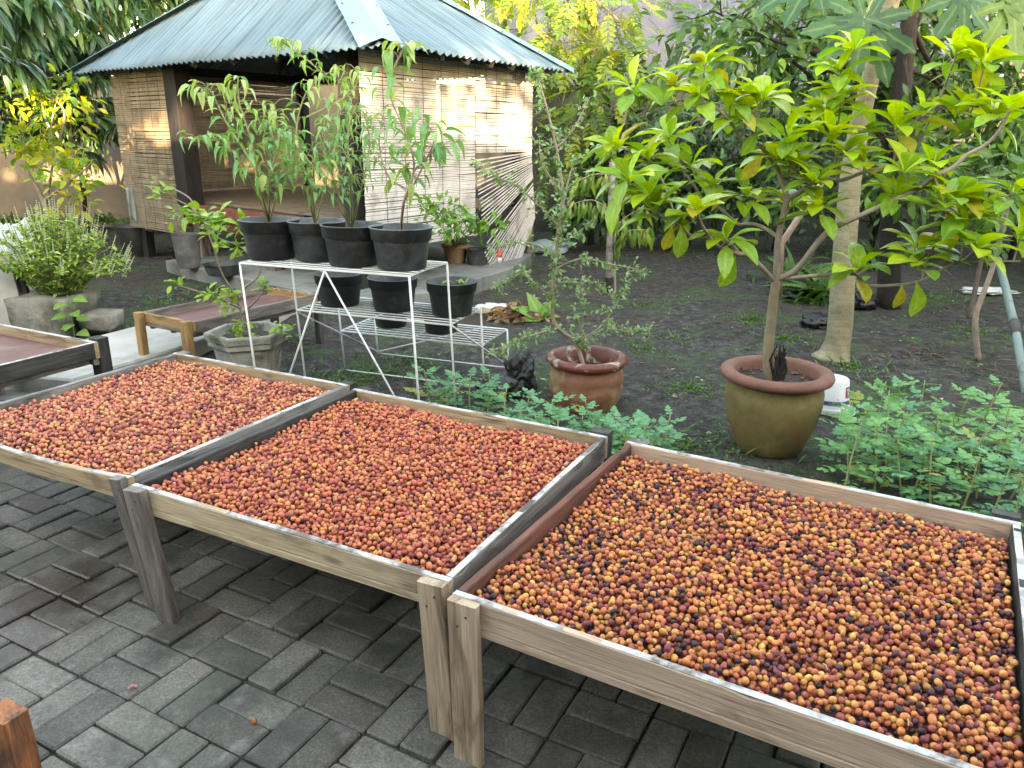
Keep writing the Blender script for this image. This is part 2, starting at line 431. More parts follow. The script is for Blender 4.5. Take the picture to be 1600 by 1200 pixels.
path=prism([(-2.50,4.18),(-2.16,4.95),(-1.92,5.75),(-1.80,6.45),(-2.35,6.75),(-2.62,5.72),(-2.92,5.02),(-3.40,4.38)],-.1,.095).build('garden_path',M_CONC)
tag(path,'pale concrete walkway strip running from the paving towards the hut',kind='structure')

# ---- boundary walls
M_PLASTER=plain('old_plaster',(.15,.12,.09),(.25,.20,.145),1.4,.9,.35,.01,space='World',rand=0,dirt=(.10,.10,.085),dscale=.9,dthr=(.45,.7))
M_DARKWALL=plain('dark_wall',(.045,.045,.04),(.09,.088,.08),1.6,.95,.4,.01,space='World',rand=0,dirt=(.03,.045,.03),dscale=1.1)
M_BLUEWALL=plain('grey_blue_render',(.055,.080,.150),(.078,.108,.19),2.0,.85,.3,.01,space='World',rand=0,spots=((.12,.15,.23),9,.62),dirt=(.035,.05,.10),dscale=.8)  # lighter spots: dappled sunlight put into the wall colour
def wallthing(name,a,b,h,th,mat,label,cope=None):
    t=thing(name,((a[0]+b[0])/2,(a[1]+b[1])/2,0),label,'wall')
    MB().bar((a[0],a[1],h/2-.1),(b[0],b[1],h/2-.1),th,h+.2).build('wall_face',mat,t)
    if cope: MB().bar((a[0],a[1],h+.03),(b[0],b[1],h+.03),th+.06,.06).build('coping',cope,t)
    return t
wallthing('garden_wall',(-14,12.3),(-1.2,12.6),2.15,.14,M_PLASTER,'stained beige plaster garden wall behind the left end of the hut',M_PLASTER)
wallthing('garden_wall',(-1.14,12.62),(12,11.4),2.1,.14,M_DARKWALL,'dark grey garden wall behind the shrubs right of the hut',M_DARKWALL)
nb=thing('neighbour_building',(5,16.5,0),'tall grey-blue rendered building wall rising behind the garden wall','building')
MB().box((-.6,16.2,-.1),(12.5,24,7.2)).build('wall_face',M_BLUEWALL,nb)
MB().box((-.75,16.05,7.2),(12.65,24.15,7.4)).build('parapet',M_BLUEWALL,nb)
wallthing('garden_wall',(7.4,3),(8.2,11.4),2.1,.14,M_DARKWALL,'dark side wall behind the thick trees at the right edge')
wallthing('garden_wall',(-9.3,-2),(-9.6,12.1),2.2,.14,M_PLASTER,'beige side wall added far to the left of the yard, out of view, blocking low sky')  # unseen wall added to cut low sky light from the left
wallthing('garden_wall',(6.9,-2),(7.38,2.9),2.1,.14,M_DARKWALL,'dark side wall added to the right of the paving, out of view, blocking low sky')  # unseen wall added to cut low sky light from the right
# added unseen house behind the photographer: keeps low sun and sky off the yard
hs=thing('house',(0,-3.0,0),'added house behind the photographer, out of view, shaped to block low sun and sky','house')
MB().box((-9,-6.5,-.2),(9,-1.9,2.78)).build('wall_face',M_DARKWALL,hs)
MB().box((-9.2,-6.7,2.78),(9.2,-1.35,2.92)).build('roof_slab',M_SLAB,hs)
for x in (-7.5,-3,3,8):
    d=MB().box((x-.5,-1.885,.0 if x in(-3,3) else .9),(x+.5,-1.85,2.1)).build('door' if x in(-3,3) else 'window',M_DARKWALL,hs)

# ================================================================== DRYING TRAYS
def board_mesh(L,W,T,mat,seed,bev=.003,n=9,jit=.0012,chips=0,bow=0):
    g=random.Random(seed); vs=[];fs=[]
    prof=[(-1,-1,1,0),(-1,-1,0,1),(-1,1,0,-1),(-1,1,1,0),(1,1,-1,0),(1,1,0,-1),(1,-1,0,1),(1,-1,-1,0)]
    ph=g.random()*50
    for i in range(n+1):
        x=-L/2+L*i/n
        top=jit*2*mnoise.noise(V((x*7,ph,0))); 
        ch=0
        if chips and g.random()<chips: ch=g.uniform(.004,.013)
        for sy,sz,by,bz in prof:
            y=sy*T/2+by*bev+jit*.6*mnoise.noise(V((x*6,ph+9,sz)))
            z=sz*W/2+bz*bev+(top if sz>0 else jit*mnoise.noise(V((x*8,ph+4,0))))-(ch if sz>0 else 0)
            z+= -bow*(1-(2*x/L)**2)
            vs.append((x,y,z))
    for i in range(n):
        for k in range(8):
            k2=(k+1)%8; fs.append((i*8+k,i*8+k2,(i+1)*8+k2,(i+1)*8+k))
    fs.append(tuple(range(7,-1,-1))); fs.append(tuple(range(n*8,n*8+8)))
    me=bpy.data.meshes.new('board'); me.from_pydata(vs,[],fs); me.materials.append(mat)
    bm=bmesh.new(); bm.from_mesh(me); bmesh.ops.recalc_face_normals(bm,faces=bm.faces); bm.to_mesh(me); bm.free()
    return me
_bs=[100]
def board(name,a,b,W,T,mat,parent,up=(0,0,1),**k):
    """board from a to b (centre line), W = height along up, T = thickness"""
    a=V(a);b=V(b);x=(b-a).normalized();u=V(up);z=(u-x*u.dot(x)).normalized();y=z.cross(x)
    M=Matrix(((x.x,y.x,z.x,0),(x.y,y.y,z.y,0),(x.z,y.z,z.z,0),(0,0,0,1)))
    _bs[0]+=1
    return mobj(name,board_mesh((b-a).length,W,T,mat,_bs[0],**k),parent,Matrix.Translation((a+b)/2)@M)

W_TAN=wood('wood_tan',(.48,.345,.205),(.30,.20,.115),(.12,.08,.05),.34)
W_PALE=wood('wood_pale',(.56,.43,.28),(.38,.28,.175),(.17,.115,.075),.36)
W_PINK=wood('wood_pink',(.55,.39,.28),(.38,.255,.18),(.21,.125,.085),.32)
W_GREY=wood('wood_grey_weathered',(.26,.215,.185),(.12,.095,.08),(.035,.03,.028),.55)
W_DARK=wood('wood_black_weathered',(.085,.074,.067),(.030,.026,.024),(.010,.009,.009),.75)
W_SILV=wood('wood_silver',(.30,.28,.26),(.16,.145,.135),(.05,.045,.042),.5)
W_RED=wood('wood_red_brown',(.22,.072,.042),(.095,.028,.018),(.045,.022,.018),.45)
W_STAIN=wood('wood_stained_leg',(.50,.37,.25),(.33,.225,.145),(.10,.05,.03),.55)
W_HONEY=wood('wood_honey',(.42,.25,.10),(.26,.14,.055),(.10,.06,.035),.35)
W_ORANGE=wood('wood_rotten_orange',(.50,.17,.055),(.26,.075,.026),(.03,.018,.014),.55)
M_RIM=plain('sun_bleached_rim',(.36,.345,.34),(.56,.54,.53),24,.85,.5,.004,dirt=(.13,.11,.09),dscale=11,dthr=(.46,.62))
M_PLY=plain('tray_floor',(.05,.032,.026),(.10,.06,.05),6,.8,.2)
M_REDPLY=plain('red_brown_tray_floor',(.10,.035,.028),(.17,.07,.058),4,.55,.25,.004,dirt=(.22,.13,.11),dscale=3)
M_NAIL=plain('nail',(.12,.10,.09),(.2,.17,.15),40,.5,0,metal=.8)

def tray_frame(cx,cy,yaw):
    u=V((math.cos(yaw),math.sin(yaw),0)); v=V((-u.y,u.x,0)); c=V((cx,cy,0))
    return lambda a,b,z: c+u*a+v*b+V((0,0,z)), u, v
def make_tray(name,label,cx,cy,yaw,w,d,zr,mats,legs,H=.082,T=.022,Hf=.060,floor=M_PLY,low=True,leglow=0.,group='drying trays full of cherries',bow=(0,0,0,0),rimmat=M_RIM):
    f,u,v=tray_frame(cx,cy,yaw)
    t=thing(name,f(0,0,0),label,'drying tray',group)
    zc=zr-H/2; hw,hd=w/2,d/2
    sides=[('front_board',f(-hw,-hd+T/2,zc),f(hw,-hd+T/2,zc),mats[0],0),('back_board',f(-hw,hd-T/2,zc),f(hw,hd-T/2,zc),mats[1],1),
           ('side_board',f(-hw+T/2,-hd+T+.001,zc),f(-hw+T/2,hd-T-.001,zc),mats[2],2),('side_board',f(hw-T/2,-hd+T+.001,zc),f(hw-T/2,hd-T-.001,zc),mats[3],3)]
    for nm,a,b,m,i in sides:
        Hb=Hf if i==0 else H; up_=V((0,0,(H-Hb)/2)); a=a+up_; b=b+up_
        o=board(nm,a,b,Hb,T,m,t,chips=.10 if i==2 else .03,n=24,bow=bow[i])
        if rimmat:   # bleached sawn top edge of the same board
            r=board('top_edge',a+V((0,0,Hb/2-.0008)),b+V((0,0,Hb/2-.0008)),.003,T-.004,rimmat,o,bev=.0008,n=24,jit=.0009,bow=bow[i]) if i in(0,1,3) else None
    # floor sheet and lower strips
    board('tray_floor',f(0,-hd+.023,zr-Hf+.004),f(0,hd-.023,zr-Hf+.004),w-.05,.008,floor,t,up=u)
    if low:
        board('lower_strip',f(-hw+.01,-hd+.013,zr-Hf-.0115),f(hw-.01,-hd+.013,zr-Hf-.0115),.022,.026,mats[4],t,n=16)
        board('lower_strip',f(-hw+.01,hd-.016,zr-H-.019),f(hw-.01,hd-.016,zr-H-.019),.032,.03,mats[4],t,n=12)
        for a in (-hw+.05,0,hw-.05):
            board('cross_bar',f(a,-hd+.035,zr-H-.017),f(a,hd-.035,zr-H-.017),.03,.03,W_GREY,t,n=6)
    for (sx,sy,wd,th,m,lean,top) in legs:
        a=f(sx*(hw-wd/2)+lean[2],sy*(hd+th/2+.001),zr+top); b=f(sx*(hw-wd/2)+lean[0],sy*(hd+th/2+.001)+lean[1],leglow)
        lg=board('leg',a,b,wd,th,m,t,up=u,n=12,jit=.002)
        for k in range(2):
            q=a.lerp(b,.07+.07*k)+u*(.012*(-1)**k)+v*(sy*(th/2+.0005))
            MB().lathe([(.0032,-.001),(.0032,.001),(.0,.0016)],8).build('nail',M_NAIL,lg,mw=Matrix.Translation(q)@(v*sy).to_track_quat('Z','Y').to_matrix().to_4x4())
    return t,f
LG=lambda m,wd=.075,th=.035,lean=(0,0,0),top=-.001,sx=1,sy=1:(sx,sy,wd,th,m,lean,top)
ZR=.44
T2,f2=make_tray('drying_tray','middle wooden drying tray heaped with orange-red coffee cherries, black left side board',
   -.3945,2.3079,-.4741,1.104,1.057,ZR,(W_PALE,W_TAN,W_DARK,W_GREY,W_PALE),
   [LG(W_GREY,.075,.03,(.045,.02,0),.002,-1,-1),LG(W_STAIN,.072,.026,(.02,.01,0),-.002,1,-1),LG(W_DARK,.06,.04,sx=-1,sy=1),LG(W_DARK,.07,.05,sx=1,sy=1,top=.006)])
T3,f3=make_tray('drying_tray','largest right-hand drying tray of mixed orange and dark purple coffee cherries, red-brown left side board',
   .6354,1.7269,-.5147,1.1512,1.0832,ZR,(W_PINK,W_PINK,W_RED,W_DARK,W_PINK),
   [LG(W_STAIN,.078,.022,(.012,.0,.0),-.002,-1,-1),LG(W_STAIN,.078,.03,sx=1,sy=-1),LG(W_GREY,.07,.04,sx=-1,sy=1),LG(W_DARK,.07,.04,sx=1,sy=1,top=.01)],Hf=.068)
T1,f1=make_tray('drying_tray','left-hand drying tray of coffee cherries with a sagging pale front board',
   -1.3786,2.8419,-.4722,1.033,1.0561,ZR,(W_TAN,W_TAN,W_SILV,W_SILV,W_TAN),
   [LG(W_GREY,.05,.03,(.05,.03,.0),.004,1,-1),LG(W_GREY,.07,.03,sx=-1,sy=-1),LG(W_DARK,.06,.04,sx=1,sy=1),LG(W_GREY,.06,.04,sx=-1,sy=1)],bow=(.030,0,0,0))
# empty trays
T0,f0=make_tray('empty_tray','empty weathered drying tray with red-brown floor at the left edge',
   -2.725,3.545,-.47,1.02,.92,.44,(W_GREY,W_TAN,W_GREY,W_DARK,W_GREY),
   [LG(W_DARK,.075,.06,(0,0,0),.012,1,1),LG(W_GREY,.06,.04,sx=-1,sy=1),LG(W_GREY,.06,.04,sx=1,sy=-1),LG(W_GREY,.06,.04,sx=-1,sy=-1)],floor=M_REDPLY,group='empty trays')
TB,fB=make_tray('empty_tray','long empty tray on honey-coloured wooden legs standing beside the concrete walkway',
   -1.86,5.07,-.53,.50,1.04,.36,(W_HONEY,W_HONEY,W_GREY,W_GREY,W_GREY),
   [LG(W_HONEY,.05,.045,sx=-1,sy=-1,top=.006),LG(W_HONEY,.055,.05,sx=1,sy=-1,top=.006),LG(W_DARK,.05,.045,sx=1,sy=1),LG(W_DARK,.05,.045,sx=-1,sy=1)],H=.075,floor=M_REDPLY,group='empty trays',rimmat=None)
# rotten leg of a further tray, lower left corner
tb=thing('drying_bench',(-1.2,1.3,0),'rotten orange-brown wooden bench corner in the lower left corner','bench')
q=V((-1.074,1.354,0.260)); board('leg',(q.x,q.y,0),(q.x,q.y,.26),.075,.055,W_ORANGE,tb,up=(.9,-.42,0),n=14,jit=.004,chips=.0)
board('rail',(q.x-.04,q.y+.03,.20),(q.x-.75,q.y+.35,.20),.06,.03,W_ORANGE,tb,n=12,jit=.004)

# ================================================================== COFFEE CHERRIES
def mat_cherry():
    m,nt,b=newmat('cherry_skin')
    a=nd(nt,'Attribute',attribute_name='col'); c=coords(nt,'World')
    n=noi(nt,c,160,3,.6); col=mix(nt,.8,a.outputs['Color'],ramp(nt,n,[(.3,(.62,.5,.45)),(.55,g1(1)),(.75,(1.35,1.3,1.2))]),'MULTIPLY')
    lk(nt,col,b.inputs['Base Color']); b.inputs['Roughness'].default_value=.46; b.inputs['Specular IOR Level'].default_value=.35
    bump(nt,b,noi(nt,c,230,4,.65),.45,.003); return m
M_CH=mat_cherry()
bm=bmesh.new(); bmesh.ops.create_icosphere(bm,subdivisions=2,radius=1); bm.verts.ensure_lookup_table()
SV=np.array([v.co[:] for v in bm.verts]); SF=np.array([[v.index for v in f.verts] for f in bm.faces]); bm.free()
POLE=int(np.argmax(SV[:,2])); 
SV=SV*np.array([.93,.95,1.14]); SV[POLE,2]*=.93
bm=bmesh.new(); bmesh.ops.create_icosphere(bm,subdivisions=1,radius=1); bm.verts.ensure_lookup_table()
SV1=np.array([v.co[:] for v in bm.verts])*np.array([.97,.99,1.18]); SF1=np.array([[v.index for v in f.verts] for f in bm.faces]); bm.free()
PALS={3:([(.52,.20,.050),(.50,.155,.045),(.40,.105,.040),(.29,.058,.036),(.165,.030,.034),(.060,.018,.024),(.024,.014,.014),(.56,.27,.06),(.50,.30,.08)],[20,26,23,15,9,5,3,3,.2]),
      2:([(.52,.165,.055),(.48,.125,.050),(.41,.090,.045),(.31,.060,.042),(.19,.034,.036),(.07,.020,.026),(.55,.24,.065)],[22,29,25,14,6,2,4]),
      1:([(.54,.20,.075),(.48,.145,.065),(.40,.100,.058),(.30,.066,.050),(.19,.040,.042),(.07,.022,.03),(.55,.28,.08)],[24,28,23,13,6,2.5,4])}
def drop(w,d,n,seed,zbase,bumpf,dia=.0139):
    g=np.random.default_rng(seed); cell=.0023; nx,ny=int(w/cell)+1,int(d/cell)+1
    Hm=np.zeros((nx,ny)); out=[]
    radii=[dia*.40,dia*.46,dia*.5,dia*.55,dia*.62]; PT=[]
    for r in radii:
        k=int(r/cell); ii=np.arange(-k,k+1)*cell; D=ii[:,None]**2+ii[None,:]**2
        S=np.sqrt(np.maximum(r*r-D,0)); S[D>r*r]=-1; PT.append((k,S))
    B=np.zeros((nx,ny))
    for i in range(nx):
        for j in range(0,ny): 
            pass
    X=(np.arange(nx)*cell-w/2)[:,None]; Y=(np.arange(ny)*cell-d/2)[None,:]
    B=bumpf(X,Y)
    for q in range(n):
        ri=g.choice(5,p=[.12,.26,.32,.22,.08]); k,S=PT[ri]; r=radii[ri]
        best=None
        ci=g.integers(k,nx-k,7); cj=g.integers(k,ny-k,7)
        for a in range(7):
            i,j=ci[a],cj[a]; H=Hm[i-k:i+k+1,j-k:j+k+1]
            z=np.where(S>=0,H+S,0).max()
            sc=z-B[i,j]
            if best is None or sc<best[0]: best=(sc,z,i,j)
        _,z,i,j=best; sl=Hm[i-k:i+k+1,j-k:j+k+1]
        np.maximum(sl,np.where(S>=0,z+S,0),out=sl)
        out.append((i*cell-w/2+g.normal(0,.0007),j*cell-d/2+g.normal(0,.0007),z+zbase,r))
    cov=[Hm[min(nx-1,max(0,int(round((a+w/2)/cell)))),min(ny-1,max(0,int(round((b+d/2)/cell))))]+zbase>z+r+.0015 for a,b,z,r in out]
    return np.array(out),np.array(cov)
def rand_rot(n,g):
    q=g.standard_normal((n,4)); q/=np.linalg.norm(q,axis=1,keepdims=True); w,x,y,z=q.T
    return np.stack([1-2*(y*y+z*z),2*(x*y-z*w),2*(x*z+y*w),2*(x*y+z*w),1-2*(x*x+z*z),2*(y*z-x*w),2*(x*z-y*w),2*(y*z+x*w),1-2*(x*x+y*y)],1).reshape(n,3,3)
def cherry_pile(tid,w,d,f,n,seed,label,bumpf,indiv=0):
    g=np.random.default_rng(seed+50)
    A,cov=drop(w-.052,d-.052,n,seed,ZR-(.055 if tid==3 else .048),bumpf)
    P0=np.array([f(a,b,z) for a,b,z,r in A]); rr=A[:,3]; N=len(A)
    cols,wt=PALS[tid]; wt=np.array(wt)/sum(wt)
    ci=g.choice(len(cols),N,p=wt)
    if tid==3:   # darker cherries lie in loose clusters
        nz=np.array([mnoise.noise(V((p[0]*7,p[1]*7,1.3))) for p in P0]); sw=(nz>.18)&(g.random(N)<.20); ci[sw]=g.choice([4,5,6],sw.sum(),p=[.5,.3,.2])
    C=np.array(cols)[ci]*(1+.13*g.standard_normal((N,1)))*(1+.05*g.standard_normal((N,3))); C=np.clip(C*np.array([1.20,1.30,1.50])+np.array([0,.004,.004]),.006,.8)
    Rm=rand_rot(N,g); sq=1+.085*g.standard_normal((N,3)); shr=np.where(ci>=4,.92,1.)
    keep=np.ones(N,bool)
    if indiv:
        # the cherries that show largest: nearest to the photographer, on top of the heap
        dist=np.linalg.norm(P0-np.array([0,0,CAM_H]),axis=1); 
        top=~cov
        c_,s_=math.cos(PITCH),math.sin(PITCH); fw=P0[:,1]*c_-(P0[:,2]-CAM_H)*s_
        px=800+FPX*P0[:,0]/fw; py=600-FPX*(P0[:,1]*s_+(P0[:,2]-CAM_H)*c_)/fw
        ok=top&(px<1590)&(py<1190); idx=np.where(ok)[0]; idx=idx[np.argsort(dist[idx])][:indiv]; keep[idx]=False
        variants={}
        for i in idx:
            key=int(ci[i])
            if key not in variants:
                me=bpy.data.meshes.new('coffee_cherry'); me.from_pydata(SV.tolist(),[],SF.tolist()); me.materials.append(M_CH)
                me.polygons.foreach_set('use_smooth',[True]*len(SF))
                cc=np.tile(np.array([*(np.array(cols[key])*np.array([1.20,1.30,1.50])+np.array([0,.004,.004])),1.]),(42,1)); cc[POLE,:3]*=.35
                at=me.color_attributes.new('col','FLOAT_COLOR','POINT'); at.data.foreach_set('color',cc.astype(np.float32).ravel()); variants[key]=me
            M=Matrix(Rm[i].tolist()).to_4x4(); s=rr[i]*shr[i]
            o=mobj('coffee_cherry',variants[key],None,Matrix.Translation(V(P0[i]))@M@Matrix.Diagonal((s,s,s,1)))
            cw=['orange','orange-red','red','dark red','purple-red','dark purple','nearly black','yellow-orange','yellow'][key]; tag(o,cw+' coffee cherry among the nearest ones in the right-hand tray, by its front board','cherry',cw+' cherries nearest in the right-hand tray')
    me=bpy.data.meshes.new('coffee_cherries'); VV=[];FF=[];CC=[]; off=0
    for K,SVx,SFx,pole in ((np.where(keep&~cov)[0],SV,SF,POLE),(np.where(keep&cov)[0],SV1,SF1,0)):
      n_=len(K); nv_=len(SVx)
      S=SVx[None]*sq[K][:,None,:]*(rr[K]*shr[K])[:,None,None]
      W=np.einsum('nij,nkj->nki',Rm[K],S)+P0[K][:,None,:]
      VV.append(W.reshape(-1,3)); FF.append((SFx[None]+(np.arange(n_)*nv_)[:,None,None]).reshape(-1)+off); off+=n_*nv_
      cc=np.repeat(np.concatenate([C[K],np.ones((n_,1))],1)[:,None,:],nv_,1); cc[:,pole,:3]*=.35; CC.append(cc.reshape(-1,4))
    VV=np.concatenate(VV); F=np.concatenate(FF); cc=np.concatenate(CC); nf=len(F)//3
    me.vertices.add(len(VV)); me.vertices.foreach_set('co',VV.astype(np.float32).ravel())
    me.loops.add(nf*3); me.loops.foreach_set('vertex_index',F.astype(np.int32)); me.polygons.add(nf)
    me.polygons.foreach_set('loop_start',np.arange(0,nf*3,3,dtype=np.int32)); me.polygons.foreach_set('use_smooth',np.ones(nf,bool))
    at=me.color_attributes.new('col','FLOAT_COLOR','POINT'); at.data.foreach_set('color',cc.astype(np.float32).ravel())
    me.materials.append(M_CH); me.update(calc_edges=True)
    o=mobj('coffee_cherries',me); tag(o,label,'cherries',kind='stuff'); return o
bump1=lambda X,Y:.012*np.sin(X*5+1)*np.cos(Y*4.2)+.006*np.sin(X*13+Y*9)-.016*np.clip((np.abs(Y)-.42)/.08,0,1)
cherry_pile(2,1.104,1.057,f2,9300,11,'bed of orange-red coffee cherries filling the middle tray',bump1)
cherry_pile(3,1.1512,1.0832,f3,9700,12,'bed of mixed orange, yellow and purple coffee cherries filling the right-hand tray',bump1,300)
cherry_pile(1,1.033,1.0561,f1,8900,13,'bed of pale orange coffee cherries filling the left-hand tray',bump1)
# dry stalks and husk flakes among the cherries
M_CHAFF=plain('dry_chaff',(.30,.22,.12),(.48,.38,.24),60,.9,.2)
for f_,w_,d_,l_ in ((f3,1.10,1.03,'dry stalks and husk flakes lying on the cherries of the right-hand tray'),(f2,1.05,1.0,'dry stalks and husk flakes lying on the cherries of the middle tray'),(f1,.98,1.0,'dry stalks and husk flakes lying on the cherries of the left-hand tray')):
    mb=MB(); g=random.Random(len(l_))
    for k in range(46):
        p=f_(g.uniform(-.5,.5)*(w_-.08),g.uniform(-.5,.5)*(d_-.08),ZR-.018); a=g.uniform(0,6.28); L=g.uniform(.004,.014)
        dd=V((math.cos(a),math.sin(a),g.uniform(-.2,.2)))*L; mb.tube([p-dd,p+V((0,0,L*.35)),p+dd],[.0009,.0016,.0008],4)
    o=mb.build('chaff',M_CHAFF); tag(o,l_,'chaff',kind='stuff')
# one fallen cherry on the paving
me=bpy.data.meshes.new('coffee_cherry'); me.from_pydata(SV.tolist(),[],SF.tolist()); me.materials.append(M_CH); me.polygons.foreach_set('use_smooth',[True]*80)
cc=np.tile(np.array([.50,.13,.035,1.]),(42,1)); at=me.color_attributes.new('col','FLOAT_COLOR','POINT'); at.data.foreach_set('color',cc.astype(np.float32).ravel())
p=V((-0.649,1.617,0.000)); o=mobj('coffee_cherry',me,None,Matrix.Translation((p.x,p.y,.0078))@Matrix.Diagonal((.0078,.0078,.0078,1))); tag(o,'single fallen orange cherry lying on the paving blocks','cherry')
o=MB().tube([(p.x-.38,p.y+.12,.004),(p.x-.372,p.y+.128,.009),(p.x-.36,p.y+.13,.004)],.004,6).build('cherry_husk',plain('pink_husk',(.5,.12,.14),(.6,.25,.25),40,.6,0)); tag(o,'small pink cherry husk on the paving in the lower left','husk')

# ================================================================== HUT
def xy(p,z): return V((p[0],p[1],z))
HN,HL,HR=V((-1.33,6.72,0)),V((-4.45,9.30,0)),V((.13,8.99,0)); HB=HL+HR-HN; HM=V((-3.45,8.46,0))
RN,RL,RR=V((-.97,6.07,2.06)),V((-5.03,9.46,2.07)),V((.56,8.80,2.09)); RB=RL+RR-RN; RB.z=2.1; RA=V((-2.0,8.8,3.36))
PLAT=.70
M_TIMBER=wood('black_timber',(.026,.024,.026),(.011,.010,.011),(.007,.007,.007),.5)
M_REDPAINT=plain('worn_red_paint',(.16,.040,.032),(.24,.072,.058),7,.7,.3,.004,dirt=(.30,.24,.22),dscale=16,dthr=(.60,.72))
M_FLOOR=wood('hut_floor_wood',(.30,.22,.15),(.17,.12,.08),(.08,.06,.045),.4)
def mat_roof(name,a,b_,c_):
    m,nt,b=newmat(name); c=coords(nt,'World')
    n=noi(nt,c,1.3,6,.65,.4); ac=nd(nt,'Attribute',attribute_name='col'); mp=nd(nt,'Mapping'); mp.inputs['Scale'].default_value=(9,.7,1); lk(nt,ac.outputs['Vector'],mp.inputs[0]); n2=noi(nt,mp.outputs[0],1.0,5,.65)
    col=ramp(nt,n,[(.3,a),(.7,b_)]); col=mix(nt,ramp(nt,n2,[(.46,g1(0)),(.66,g1(.75))]),col,c_)
    lk(nt,col,b.inputs['Base Color']); b.inputs['Roughness'].default_value=.5; b.inputs['Metallic'].default_value=.1; b.inputs['Specular IOR Level'].default_value=.5
    bump(nt,b,noi(nt,c,30,4),.1,.003); return m
M_ROOF=mat_roof('corrugated_zinc',(.080,.150,.195),(.130,.215,.27),(.045,.082,.105))
M_FLASH=mat_roof('hip_flashing',(.11,.27,.345),(.17,.35,.43),(.085,.20,.26))
hut=thing('garden_hut',(HN.x,HN.y,0),'raised wooden garden hut with grey-blue corrugated hip roof and bamboo blinds','hut')
# posts
def post(p,z0,z1,w,mat=M_TIMBER,name='post'):
    return board(name,xy(p,z0),xy(p,z1),w,w,mat,hut,up=(HR-HN).normalized(),n=6,jit=.002)
aU=(HL-HN).normalized(); bU=(HR-HN).normalized()
post(HM,PLAT-.02,2.13,.19); post(HN+aU*.10+bU*.06,0,2.2,.13); post(HB,0,2.2,.12); post(HR-bU*.08-V((.05,0,0)),0,2.2,.10); post(HL+bU*.1,0,2.15,.10)
# platform
board('floor_beam',xy(HN+aU*.16,PLAT-.05),xy(HL-aU*.35,PLAT-.05),.10,.06,M_REDPAINT,hut,n=20)
board('floor_beam',xy(HN+bU*.2,PLAT-.07),xy(HR-bU*.05,PLAT-.07),.10,.06,M_TIMBER,hut,n=10)
nplk=14
for i in range(nplk):
    a=HN+bU*(.12+(2.5/nplk)*(i+.5)); 
    board('floor_plank',xy(a+aU*.05,PLAT+.012),xy(a+aU*((HL-HN).length-.08),PLAT+.012),2.5/nplk-.006,.022,M_FLOOR,hut,up=bU,n=6)
for q in (HM,HL,HN+aU*1.4,HR,HB,HN+aU*2+bU*1.3):
    board('stilt',xy(q+aU*.06+bU*.12,-.05),xy(q+aU*.06+bU*.12,PLAT-.13),.12,.12,W_GREY,hut,up=bU,n=4)
board('lower_beam',xy(HN+aU*.2+bU*.1,PLAT-.20),xy(HL-aU*.2+bU*.1,PLAT-.20),.12,.08,W_RED,hut,n=12)
# roof frame
for a,b in((HN,HL),(HN,HR),(HL,HB),(HR,HB)):
    board('wall_plate',xy(a,2.13),xy(b,2.13),.10,.07,M_TIMBER,hut,n=4)
for c in (RN,RL,RR,RB): board('hip_rafter',c.lerp(RA,.06)-V((0,0,.07)),RA-V((0,0,.09)),.09,.05,M_TIMBER,hut,n=4)
for a,b in((RN,RL),(RN,RR)):
    for i in range(1,8):
        e=a.lerp(b,i/8); t=1-abs(i/8-.5)*2
        board('rafter',e.lerp((a+b)/2,.0)-V((0,0,.045)),e+((RA-(a+b)/2)*t)-V((0,0,.045)),.05,.04,M_TIMBER,hut,n=2)
# corrugated sheets, one object per sheet
def roof_face(A,B,seed):
    g=random.Random(seed); e=(B-A); W=e.length; e.normalize(); mid=RA; n=(B-A).cross(RA-A).normalized()
    if n.z<0: n=-n
    foot=(RA-A).dot(e); slope=(RA-(A+e*foot)); SL=slope.length; slope.normalize()
    pitch=.098; sw=.80; k0=0; x=-.0
    nsheet=int(math.ceil(W/sw))
    for s in range(nsheet):
        x0=s*sw-.02; x1=min(W,(s+1)*sw+.02); x0=max(0,x0)
        vs=[];fs=[];cl=[]; cols=int((x1-x0)/(pitch/8))+1; rows=7
        lift=.004*(s%2); drop_=g.uniform(-.015,.015)
        for i in range(cols+1):
            xx=x0+(x1-x0)*i/cols; L=SL*(xx/foot if xx<foot else (W-xx)/(W-foot)); L=max(L,0)
            for r in range(rows+1):
                q=A+e*xx+slope*(L*r/rows - (.03+drop_ if r==0 else 0))+n*(math.copysign(1,1)*.0135*math.sin(2*math.pi*xx/pitch)+lift+.006*mnoise.noise(V((xx*2,L*r/rows*2,seed))))
                vs.append(q); cl.append((xx+seed*7,L*r/rows,0))
        for i in range(cols):
            for r in range(rows):
                a=i*(rows+1)+r; fs.append((a,a+rows+1,a+rows+2,a+1))
        o=MB().add(vs,fs,cl).build('roof_sheet',M_ROOF,hut,smooth=True)
        md=o.modifiers.new('thick','SOLIDIFY'); md.thickness=.0015
for i,(a,b) in enumerate(((RN,RL),(RR,RN),(RL,RB),(RB,RR))): roof_face(a,b,i)
